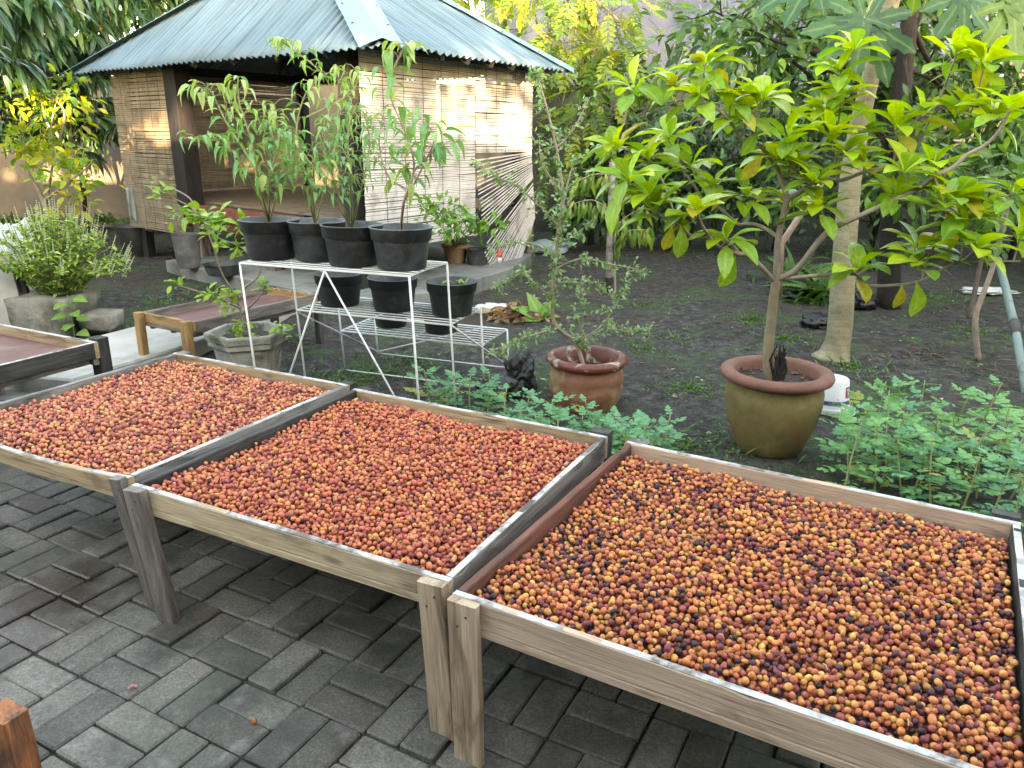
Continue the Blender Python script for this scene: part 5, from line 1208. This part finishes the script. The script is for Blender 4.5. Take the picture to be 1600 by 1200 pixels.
for c,d,up,s,m in (((1.925,4.700,2.070),(-.55,-.15,-.55),(.1,-1,.55),.36,MP),((1.944,4.700,2.057),(.42,-.2,-.8),(-.1,-1,.45),.37,MP),((2.340,4.500,2.155),(.1,-.3,-.7),(.1,-1,.6),.30,MP),((2.424,4.200,2.077),(.6,-.2,-.5),(.1,-1,.5),.36,MP2),((1.695,4.900,2.325),(-.6,.1,-.3),(0,-.8,.8),.36,MP),((2.504,5.400,2.445),(.3,.5,-.3),(0,-.5,.9),.36,MP2)):
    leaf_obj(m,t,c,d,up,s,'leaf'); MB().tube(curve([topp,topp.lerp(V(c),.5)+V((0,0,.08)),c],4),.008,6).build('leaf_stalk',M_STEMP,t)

# ================================================================== SAPLINGS, STAKE, PIPE
t=thing('wooden_stake',(.94,7.5,0),'grey wooden stake with dark foot standing in the yard soil','stake')
MB().tube([(0.938,7.500,-0.027),(0.928,7.500,0.317),(0.923,7.500,0.741),(0.916,7.500,1.209)],[.038,.036,.034,.032],10,wob=.1).build('stake',W_SILV,t,smooth=True); MB().tube([(0.938,7.500,-0.034),(0.933,7.500,0.130)],[.042,.0395],10).build('dark_foot',M_BARKD,t,smooth=True)
t=thing('sapling',(1.02,7.55,0),'thin sapling with hanging pointed leaves tied beside the grey stake','sapling')
BR=[[(1.000,7.500,-0.009),(0.974,7.500,0.439),(0.972,7.500,0.918),(0.919,7.500,1.492)],[(0.983,7.500,0.347),(1.072,7.400,0.571),(1.206,7.300,0.611),(1.296,7.300,0.592)],[(0.965,7.500,0.741),(0.734,7.400,0.869),(0.489,7.300,0.822)],[(0.960,7.500,0.918),(1.147,7.400,0.981),(1.222,7.300,0.929)],[(0.949,7.500,1.093),(0.729,7.400,1.100),(0.546,7.300,1.022)],[(0.975,7.500,0.621),(1.126,7.600,0.730),(1.247,7.600,0.789)]]
mb=MB(); LP=[];LD=[]
for i,s in enumerate(BR):
    cv=curve(s,6); mb.tube(cv,list(np.linspace(.012 if i==0 else .006,.003,len(cv))),6,cap=False)
    for k in range(2 if i else 10,len(cv)):
        for q in range(2): LP.append((V(cv[k])+rv(.02))[:]); LD.append((rnd.gauss(0,.35),rnd.gauss(-.2,.3),-1))
mb.build('stem',M_BARKG,t,smooth=True)
scatter('foliage',TP_MANGO,LP,LD,[(rnd.gauss(0,.4),-1,.3) for _ in LP],[rnd.uniform(.13,.22) for _ in LP],pal(len(LP),[(.07,.18,.03),(.13,.25,.04),(.22,.27,.05)]),M_GLOSS,t,'stuff')
for nm,pts_,r,m,l in(('sapling',[(3.250,5.200,-0.024),(3.186,5.200,0.195),(3.171,5.200,0.330),(3.206,5.200,0.527),(3.227,5.200,0.720),(3.239,5.200,1.052)],.022,M_BARKG,'crooked grey-brown sapling stem at the right, nearest the pipe'),
                  ('sapling',[(3.795,6.300,0.031),(3.794,6.300,0.308),(3.792,6.300,0.620),(3.754,6.300,1.070)],.022,M_BARK,'straight reddish sapling stem behind the crooked one at the right')):
    t=thing(nm,pts_[0],l,'sapling','bare saplings at the right'); cv=curve(pts_,5); MB().tube(cv,list(np.linspace(r,r*.6,len(cv))),8,wob=.1).build('stem',m,t,smooth=True)
    c=V(pts_[-1]); crown(t,[((c.x,c.y,c.z+.1),(.4,.4,.25))],160,TP_ELL,.11,MD,seed=int(r*1e4)+len(l),clump=.1,name='crown')
t=thing('water_pipe',(3.126,4.500,-0.009),'grey-green plastic pipe leaning in the soil at the right edge','pipe')
MB().tube([(3.078,4.400,-0.009),(3.264,4.900,0.264),(3.519,5.500,0.450),(3.743,6.000,0.560)],.026,12).build('pipe',plain('grey_green_plastic',(.13,.19,.18),(.20,.26,.25),6,.5,.1,dirt=(.09,.10,.09),dscale=6),t,smooth=True)
MB().tube([(3.253,4.870,0.246),(3.287,4.970,0.308)],.030,12).build('coupling',M_DARKWALL,t,smooth=True)
t=thing('leaning_pole',(1.950,5.600,0.402),'pale bare pole leaning behind the potted tree','pole'); MB().tube([(2.050,5.900,0.287),(1.988,5.800,0.691),(2.080,5.700,0.927),(2.201,5.600,1.231)],[.026,.025,.022,.018],9,wob=.06).build('pole',M_BARKP,t,smooth=True)

# ================================================================== BACKGROUND TREES AND SHRUBS
TP_PINN=pinn(6,.34,.34,seg=2)
t=thing('compound_leaf_tree',(.9,10.9,0),'tree with sunlit yellow-green compound leaves against the grey-blue building','tree')
E=[((0.609,10.600,2.590),(.75,.6,.55)),((1.315,10.400,2.342),(.62,.6,.5)),((0.847,10.400,1.747),(.62,.5,.4)),((1.126,11.000,2.932),(.8,.6,.45)),((0.137,11.200,3.273),(.8,.6,.5)),((0.684,10.300,1.207),(.42,.4,.35))]
limbs(t,[(1.05,11,0),(1.0,11,1.2),(0.955,10.900,1.761),(0.874,10.900,2.620),(0.783,10.900,3.291)],[.09,.075,.06,.05,.03],E,M_BARK,6,3,.02)
crown(t,E,560,TP_PINN,.30,YL+[(.42,.38,.05)],[5,4,3,1.4,.5],seed=51,clump=.14,per=6,droop=.75,shell=.15)
g=random.Random(6)
SH=[(1.35,10.4,.62,1.75,'leafy shrub with dark glossy leaves left of the grey stake'),(2.35,10.6,.75,2.0,'dense dark shrub behind the left part of the potted tree'),(3.5,10.5,.8,2.1,'dense dark shrub against the garden wall behind the potted tree'),(4.7,10.3,.9,2.2,'tall dark shrub behind the papaya trunk'),(6.1,9.6,1.0,2.4,'thick dark shrub in front of the side wall at the right'),(6.3,7.4,.8,2.2,'thick green shrub at the right edge behind the saplings')]
for i,(x,y,r,h,l) in enumerate(SH):
    t=thing('shrub',(x,y,0),l,'shrub','dark shrubs along the garden wall'); E=[((x,y,h*.55),(r,.6,h*.38)),((x+.2,y-.15,h*.85),(r*.8,.5,h*.25)),((x-.3,y-.1,h*.35),(r*.7,.5,h*.25))]
    limbs(t,[(x,y,-.05),(x+.05,y,.4),(x,y,h*.6)],[.04,.035,.02],E,M_BARKD,i,3,.012,name='stem')
    crown(t,E,1500,TP_ELL,.135,DK+MD[:2],[3,4,3,2,1,.6],seed=60+i,clump=.13,per=11,droop=.35,shell=.3,name='foliage',mat=M_GLOSS)
BT=[('broad_tree',(3.41,6.92),[(3.410,6.920,-0.029),(3.344,6.920,0.491),(3.278,6.950,1.148),(3.265,7.000,1.874),(3.234,7.000,2.461)],[.105,.092,.085,.075,.06],[((3.158,6.600,1.288),(.42,.22,.5)),((2.053,7.600,2.249),(.75,.7,.45)),((2.729,7.800,1.989),(.6,.7,.5)),((3.643,8.200,1.892),(.75,.8,.55)),((4.119,7.900,2.262),(.8,.8,.55)),((4.633,7.600,1.736),(.7,.8,.65)),((3.023,8.000,2.722),(1.0,.9,.5))],5200,.125,DK+MD,[2,3,3,2,2,2,1,.6],'large dark-trunked tree whose crown fills the upper right',M_BARKD),
    ('far_tree',(-3.0,14.5),[(-3,14.5,0),(-3,14.5,3),(-3,14.5,5)],[.16,.13,.09],[((-4.6,14.5,4.6),(1.6,1.2,1.1)),((-2.8,14.8,5.2),(1.6,1.2,1.2)),((-6.6,14.6,4.2),(1.5,1.2,1.2)),((-.6,14.2,4.5),(1.3,.6,1.1)),((-1.6,14.6,3.6),(1.0,.6,.8))],4600,.17,YL+MD[1:3],None,'sunlit tree beyond the beige wall, above the hut roof',M_BARK),
    ('far_tree',(7.8,13),[(7.8,13,0),(7.8,13,3),(7.8,13,5)],[.18,.15,.1],[((6.2,12.6,4.2),(1.8,.9,1.2)),((8.6,12.2,3.8),(1.8,1.0,1.5)),((10.6,11,4.0),(1.6,1.2,1.6)),((8.9,9.5,3.9),(1.2,1.2,1.4))],4200,.17,MD+YL[:2],None,'bushy tree beyond the dark wall at the upper right',M_BARK),
    ('far_tree',(-8.5,13.4),[(-8.5,13.4,0),(-8.5,13.4,2.5),(-8.5,13.4,4.5)],[.18,.15,.1],[((-8.2,13.6,3.6),(1.8,.9,1.3)),((-10.4,12.8,3.6),(1.8,.9,1.5)),((-6.6,13.8,2.9),(1.2,.6,.8))],3600,.17,DK+MD[:3],None,'dark tree beyond the beige wall behind the mango','')]
for i,(nm,b,tr_,rd,E,n,s,cols,wt,l,bk) in enumerate(BT):
    t=thing(nm,(b[0],b[1],0),l,'tree'); limbs(t,tr_,rd,E,bk or M_BARKD,20+i,3,.03)
    crown(t,E,n,TP_OV if i else TP_ELL,s,cols,wt,seed=90+i,clump=.19 if i else .13,per=12,droop=.5,shell=.2)

# ================================================================== GROUND COVER AND LITTER
g=np.random.default_rng(70)
def patch(name,label,spots,n,tpl,sz,cols,upr=.8,mat=None,cat=None,z=0.0,flat=False):
    PP=[];DD=[];NN=[];SS=[]
    for (x,y),r,w_ in spots:
        for k in range(int(n*w_)):
            a=g.uniform(0,6.283); rr=r*abs(g.normal(0,.6)); xx=x+rr*math.cos(a); yy=y+rr*math.sin(a)
            if V((xx,yy,0)).dot(V2)<PAVE_EDGE+.04: continue
            PP.append((xx,yy,ground_z(xx,yy)+z+(.004 if flat else 0))); DD.append((g.normal(0,1),g.normal(0,1),upr*g.uniform(.3,1.3) if not flat else g.normal(.05,.12)))
            NN.append((g.normal(0,.3),g.normal(0,.3),1)); SS.append(sz*g.uniform(.5,1.4))
    o=scatter(name,tpl,PP,DD,NN,SS,pal(len(PP),cols,None,.2,g),mat or M_LEAF,None,'stuff'); tag(o,label,cat); return o
def gxy(p): return (p[0],p[1])
GP=[(gxy((-0.853,4.705,0.000)),.40,1.),(gxy((-0.651,5.067,0.000)),.35,.6),(gxy((-0.998,4.511,-0.000)),.25,.6),(gxy((1.080,4.440,0.000)),.25,.8),(gxy((1.187,3.516,0.000)),.3,.6),(gxy((0.844,3.526,0.000)),.3,.8),(gxy((2.677,9.783,0.000)),.5,.7),(gxy((0.961,5.339,0.000)),.3,.35),(gxy((1.983,6.329,0.000)),.35,.8),(gxy((2.030,5.668,0.000)),.3,.8),(gxy((-2.909,7.103,0.000)),.35,.8),(gxy((-3.150,6.834,0.000)),.3,.5),(gxy((1.166,6.895,0.000)),.25,.3),(gxy((2.262,4.957,0.000)),.25,.6),(gxy((2.355,4.525,0.000)),.35,.4),(gxy((4.007,7.354,0.000)),.6,.9),(gxy((-3.425,5.425,0.000)),.3,.7),(gxy((-3.995,6.140,0.000)),.4,.7),(gxy((3.676,6.017,0.000)),.3,.6),(gxy((-2.896,5.680,0.000)),.25,.5),(gxy((1.217,5.703,0.000)),.4,.4)]
patch('ground_weeds','low green weeds and moss creeping over the dark soil',GP,420,TP_SM,.024,[(.045,.13,.025),(.07,.19,.035),(.11,.24,.045)],.7,cat='weeds')
patch('grass','thin grass blades scattered over the yard soil',[(p,r*1.3,w_) for p,r,w_ in GP],60,TP_BLADE,.085,[(.06,.15,.03),(.10,.21,.04)],1.6,cat='grass')
patch('fallen_leaves','small dead leaves and debris scattered over the soil',[((1.0,6.2),2.2,1.6),((2.9,5.3),1.2,2.2),((-2.5,7.0),1.4,.4),((1.2,4.4),1.4,.6),((-5.0,10),1.2,.3)],75,TP_SM,.035,[(.20,.12,.06),(.32,.25,.14),(.13,.06,.035),(.40,.36,.24)],flat=True,cat='fallen leaves')
patch('dry_roots','thin dry roots and twigs on the soil under the papaya',[((2.95,5.25),.55,1.),((3.2,4.9),.4,.6)],130,leaf_tpl('lance',.035,4,.0,.1),.14,[(.22,.17,.11),(.14,.10,.07)],flat=True,cat='twigs',z=.006)
patch('strap_grass','clump of strap-leaved grass plants behind the papaya trunk',[(gxy((2.863,7.255,0.000)),.22,1.),(gxy((2.920,8.132,0.000)),.2,.5),(gxy((4.284,9.400,0.000)),.4,.7)],150,TP_LONGB,.36,[(.035,.11,.03),(.06,.17,.04),(.09,.21,.05)],1.3,cat='grass')
patch('wall_weeds','weeds growing along the foot of the beige wall',[((-6.3,11.9),.5,1.),((-7.4,11.8),.6,1.),((-5.4,11.9),.4,.8),((-8.4,11.6),.5,.8)],260,TP_MANGO,.16,DK+MD[:2],1.0,cat='weeds',z=.12)
# clods and pebbles in the soil
_pb=np.array([(-.5,-.4,-.3),(.5,-.45,-.3),(.45,.4,-.3),(-.4,.5,-.3),(-.3,-.25,.3),(.25,-.3,.35),(.3,.2,.25),(-.2,.3,.3)]); TP_PEB=(_pb,[(3,2,1,0),(4,5,6,7),(0,1,5,4),(1,2,6,5),(2,3,7,6),(3,0,4,7)],np.zeros(8))
PP=[];SS=[]
for k in range(3600):
    x=g.uniform(-5,5); y=g.uniform(3.2,10.5)
    if V((x,y,0)).dot(V2)<PAVE_EDGE+.08 or mnoise.noise(V((x*1.3,y*1.3,5)))<-.05+.25*g.random(): continue
    PP.append((x,y,ground_z(x,y)+.002)); SS.append(abs(g.normal(0,.014))+.006)
o=scatter('soil_clods',TP_PEB,PP,g.standard_normal((len(PP),3))*np.array([1,1,.2]),g.standard_normal((len(PP),3))*.4+np.array([0,0,1]),SS,pal(len(PP),[(.05,.047,.043),(.09,.083,.075),(.16,.15,.135)],[5,3,1],.2,g),plain('clod',(.04,.038,.035),(.11,.10,.09),30,.95,.5,.01,space='World',rand=0),None,'stuff'); tag(o,'small clods and pebbles strewn over the dark soil','soil')
# dead leaf heap + plastic
h=V((0.032,6.301,0.000)); t=thing('leaf_heap',h,'small heap of brown dead leaves beside a scrap of white plastic','leaf heap')
PP=[];DD=[];NN=[]
for k in range(150):
    a=g.uniform(0,6.28); r=.24*g.random()**.7; PP.append((h.x+.02+r*math.cos(a)*1.2,h.y+r*math.sin(a),.012+.11*(1-r/.25)*g.random())); DD.append(g.standard_normal(3)*np.array([1,1,.35])); NN.append(g.standard_normal(3)*.5+np.array([0,-.2,.8]))
scatter('dead_leaves',TP_ELL,PP,DD,NN,g.uniform(.08,.15,150),pal(150,[(.20,.10,.055),(.30,.17,.10),(.12,.055,.035),(.38,.26,.16)],None,.2,g),M_LEAF,t,'stuff')
def crumple(name,label,cat,c,size,mat,seed,amp=.35,sub=4,flat=.0,freq=2.6,fold=1.):
    bm=bmesh.new(); bmesh.ops.create_icosphere(bm,subdivisions=sub,radius=1)
    for v in bm.verts:
        q=v.co.copy(); n=mnoise.noise(q*freq+V((seed,0,0)))*amp+abs(mnoise.noise(q*freq*2.4+V((0,seed,0))))*amp*.6*fold
        q*=1+n; q=V((q.x*size[0],q.y*size[1],q.z*size[2])); q.z=max(q.z,-size[2]*.62); v.co=q
    me=bpy.data.meshes.new(name); bm.to_mesh(me); bm.free(); me.materials.append(mat)
    me.polygons.foreach_set('use_smooth',[True]*len(me.polygons))
    o=mobj(name,me,None,Matrix.Translation(V(c)+V((0,0,size[2]*.60)))); tag(o,label,cat); return o
M_BAG=plain('black_plastic',(.010,.010,.011),(.016,.016,.017),20,.30,.5,.01); M_WPL=plain('white_plastic',(.50,.53,.55),(.62,.65,.67),9,.35,.4,.01)
c=V((0.046,4.425,0.000)); crumple('rubbish_bag','crumpled black plastic bag beside the red-brown pot','bag',(c.x,c.y,0),(.095,.11,.13),M_BAG,3,.45,5,freq=1.5)
c=V((-0.045,4.260,0.000)); crumple('rubbish_bag','low black plastic sack lying behind the seedlings','bag',(c.x-.03,c.y+.02,0),(.12,.10,.07),M_BAG,8,.4,5,freq=1.4)
c=V((-0.181,6.532,0.000)); crumple('plastic_scrap','scrap of clear white plastic beside the dead leaf heap','plastic scrap',(c.x,c.y,0),(.13,.07,.035),M_WPL,5,.6,4)
for px_,l,s in (((2.684,7.265,0.000),'black nursery bag left of the papaya trunk',(.10,.10,.11)),((2.448,6.073,0.000),'shiny black nursery bag close against the papaya trunk',(.12,.09,.06)),((3.120,6.796,0.000),'black nursery bag right of the papaya trunk',(.11,.1,.09)),((2.609,7.497,0.000),'black nursery bag behind the potted tree trunk',(.09,.09,.10))):
    crumple('nursery_bag',l,'bag',(px_[0],px_[1],0),s,M_BAG,px_[0]*7,.4,4)
c=V((4.696,7.585,0.000)); crumple('plastic_scrap','white plastic litter on the soil far right','plastic scrap',(c.x,c.y,0),(.22,.10,.03),M_WPL,15,.6,4)
# upturned paint bucket
bk=V((1.78,4.10,0)); t=thing('paint_bucket',bk,'upturned white paint bucket with purple band and red label behind the olive-brown pot','bucket')
M_BKT=plain('white_bucket',(.62,.66,.68),(.72,.75,.77),8,.4,.05,spots=((.05,.05,.05),55,.63)); 
o=MB().lathe([(.108,0),(.110,.004),(.108,.02),(.104,.022),(.085,.172),(.080,.178),(.001,.178)],40,bk).build('bucket',M_BKT,t,smooth=True); autosmooth(o,40)
M_PUR=plain('purple_print',(.075,.045,.22),(.10,.06,.27),9,.45,0); M_REDL=plain('red_print',(.30,.035,.025),(.36,.06,.04),9,.45,0)
def wrap(name,a0,a1,z0,z1,mat,off=.0012,n=12):
    vs=[];r=lambda z:.104+(.085-.104)*(z-.022)/.15+off
    for i in range(n+1):
        a=R(a0+(a1-a0)*i/n)
        for z in(z0,z1): vs.append(bk+V((r(z)*math.cos(a),r(z)*math.sin(a),z)))
    return MB().add(vs,[(2*i,2*i+2,2*i+3,2*i+1) for i in range(n)]).build(name,mat,o,smooth=True)
wrap('purple_band',-180,180,.045,.068,M_PUR,n=40); wrap('red_label',-62,-34,.085,.145,M_REDL); wrap('label_mark',-52,-46,.09,.135,M_WPL,.0018,4); wrap('label_mark',-57,-40,.128,.137,M_WPL,.0018,6)
for k in range(6): wrap('print_mark',-30+4*k,-28+4*k,.075+.004*(k%2),.15,M_PUR,.0012,2)
hd=[bk+V((.115*math.cos(R(a)),.115*math.sin(R(a))-.05,.008+.002*math.sin(a))) for a in range(-160,30,12)]; MB().tube(hd,.003,6).build('handle',M_WPL,t,smooth=True)
# things on and around the hut slab
M_GREYB=plain('grey_bucket',(.06,.065,.07),(.10,.105,.11),6,.6,.1,dirt=(.16,.16,.15),dscale=4)
for p,prof,m,l,c_ in (((-3.299,7.862,0.125),[(.105,0),(.11,.005),(.135,.33),(.14,.335),(.132,.33)],M_GREYB,'tall grey bucket standing on the left corner of the hut slab','bucket'),
   ((-2.814,7.469,0.125),[(.14,0),(.17,.10),(.185,.105),(.175,.10)],M_POT[0],'shallow black basin on the hut slab beside the tall grey bucket','basin'),
   ((-0.382,8.243,0.125),[(.10,0),(.125,.16),(.135,.165),(.125,.16)],M_POT[0],'black pot on the right part of the hut slab under the torn blind','pot')):
    o=MB().lathe(prof,32,p).build('bucket' if 'bucket' in l else 'basin' if 'basin' in l else 'plant_pot',m,None,smooth=True); autosmooth(o,40); tag(o,l,c_)
c=V((-0.152,8.358,0.125)); t=thing('tin_can',c,'small red and white tin standing on the edge of the hut slab','tin'); MB().lathe([(.033,0),(.033,.06),(.0,.06)],20,c).build('can_body',M_WPL,t,smooth=True); MB().lathe([(.0335,.02),(.0335,.095),(.001,.095)],20,c+V((0,0,.04)),capb=False).build('red_band',plain('red_paint',(.45,.05,.05),None,10,.5,0),t,smooth=True)
crumple('tarpaulin','folded pale blue tarpaulin behind the twiggy shrub, right of the hut','tarpaulin',((0.432,10.059,0.000)),(.28,.16,.09),plain('pale_blue_tarp',(.16,.24,.30),(.35,.42,.46),4,.5,.2),21,.35,4)
# cloth and tub at the left end of the hut
t=thing('hanging_cloth',(-4.394,9.200,0.712),'pale blue-grey cloth draped at the left end of the hut','cloth'); vs=[];n,m=12,10
ca=V((-4.465,9.150,0.818)); ce=V((-4.324,9.350,0.787))
for j in range(m+1):
    for i in range(n+1):
        p=ca.lerp(ce,i/n)+V((0,0,-(.34+.16*i/n)*j/m)); vs.append(p+V((.012*math.sin(i*1.5+j*.3),.03*math.sin(i*1.1)*(j/m),0)))
o=MB().add(vs,[(j*(n+1)+i,j*(n+1)+i+1,(j+1)*(n+1)+i+1,(j+1)*(n+1)+i) for j in range(m) for i in range(n)]).build('cloth',plain('blue_grey_cloth',(.24,.32,.34),(.34,.42,.44),8,.9,.3),t,smooth=True); md=o.modifiers.new('thick','SOLIDIFY'); md.thickness=.004
c=V((-4.593,9.500,0.294)); c.z=0; MBt=MB().lathe([(.16,0),(.22,.34),(.235,.345),(.22,.34)],28,c).build('tub',M_GREYB,None,smooth=True); tag(MBt,'dark grey tub on the soil under the hanging cloth','tub')
# white sack, leaning slab and stick at the left edge
c=V((-4.02,6.35,0)); crumple('sack','white woven sack with a dark strap at the left edge','sack',(c.x-.02,c.y,0),(.27,.22,.46),plain('white_sack',(.42,.50,.52),(.58,.64,.65),5,.7,.4,.01,dirt=(.28,.32,.32),dscale=5),31,.28,5)
t=thing('leaning_slab',(-3.75,5.62,0),'pale grey concrete slab leaning at the left edge','slab'); board('slab',(-3.78,5.58,0),(-3.88,5.66,.56),.34,.06,M_CONC,t,up=(.9,.3,0),n=6)
t=thing('wooden_stick',(-3.55,5.66,0),'dark wooden prop with a crossbar leaning on the pale slab','prop'); board('stick',(-3.545,5.62,0),(-3.70,5.75,.48),.05,.04,M_TIMBER,t,up=(1,0,0),n=6); board('crossbar',(-3.80,5.70,.47),(-3.62,5.73,.45),.045,.04,M_TIMBER,t,n=4)
# wire to the roof corner
o=MB().tube(curve([(-5.353,8.200,2.184),(-5.386,8.800,2.028),(-5.219,9.200,1.991),RL+V((.02,.02,-.02))],8),.006,5).build('overhead_wire',M_CORD); tag(o,'thin pale wire sagging from the hut roof corner to the left','wire')
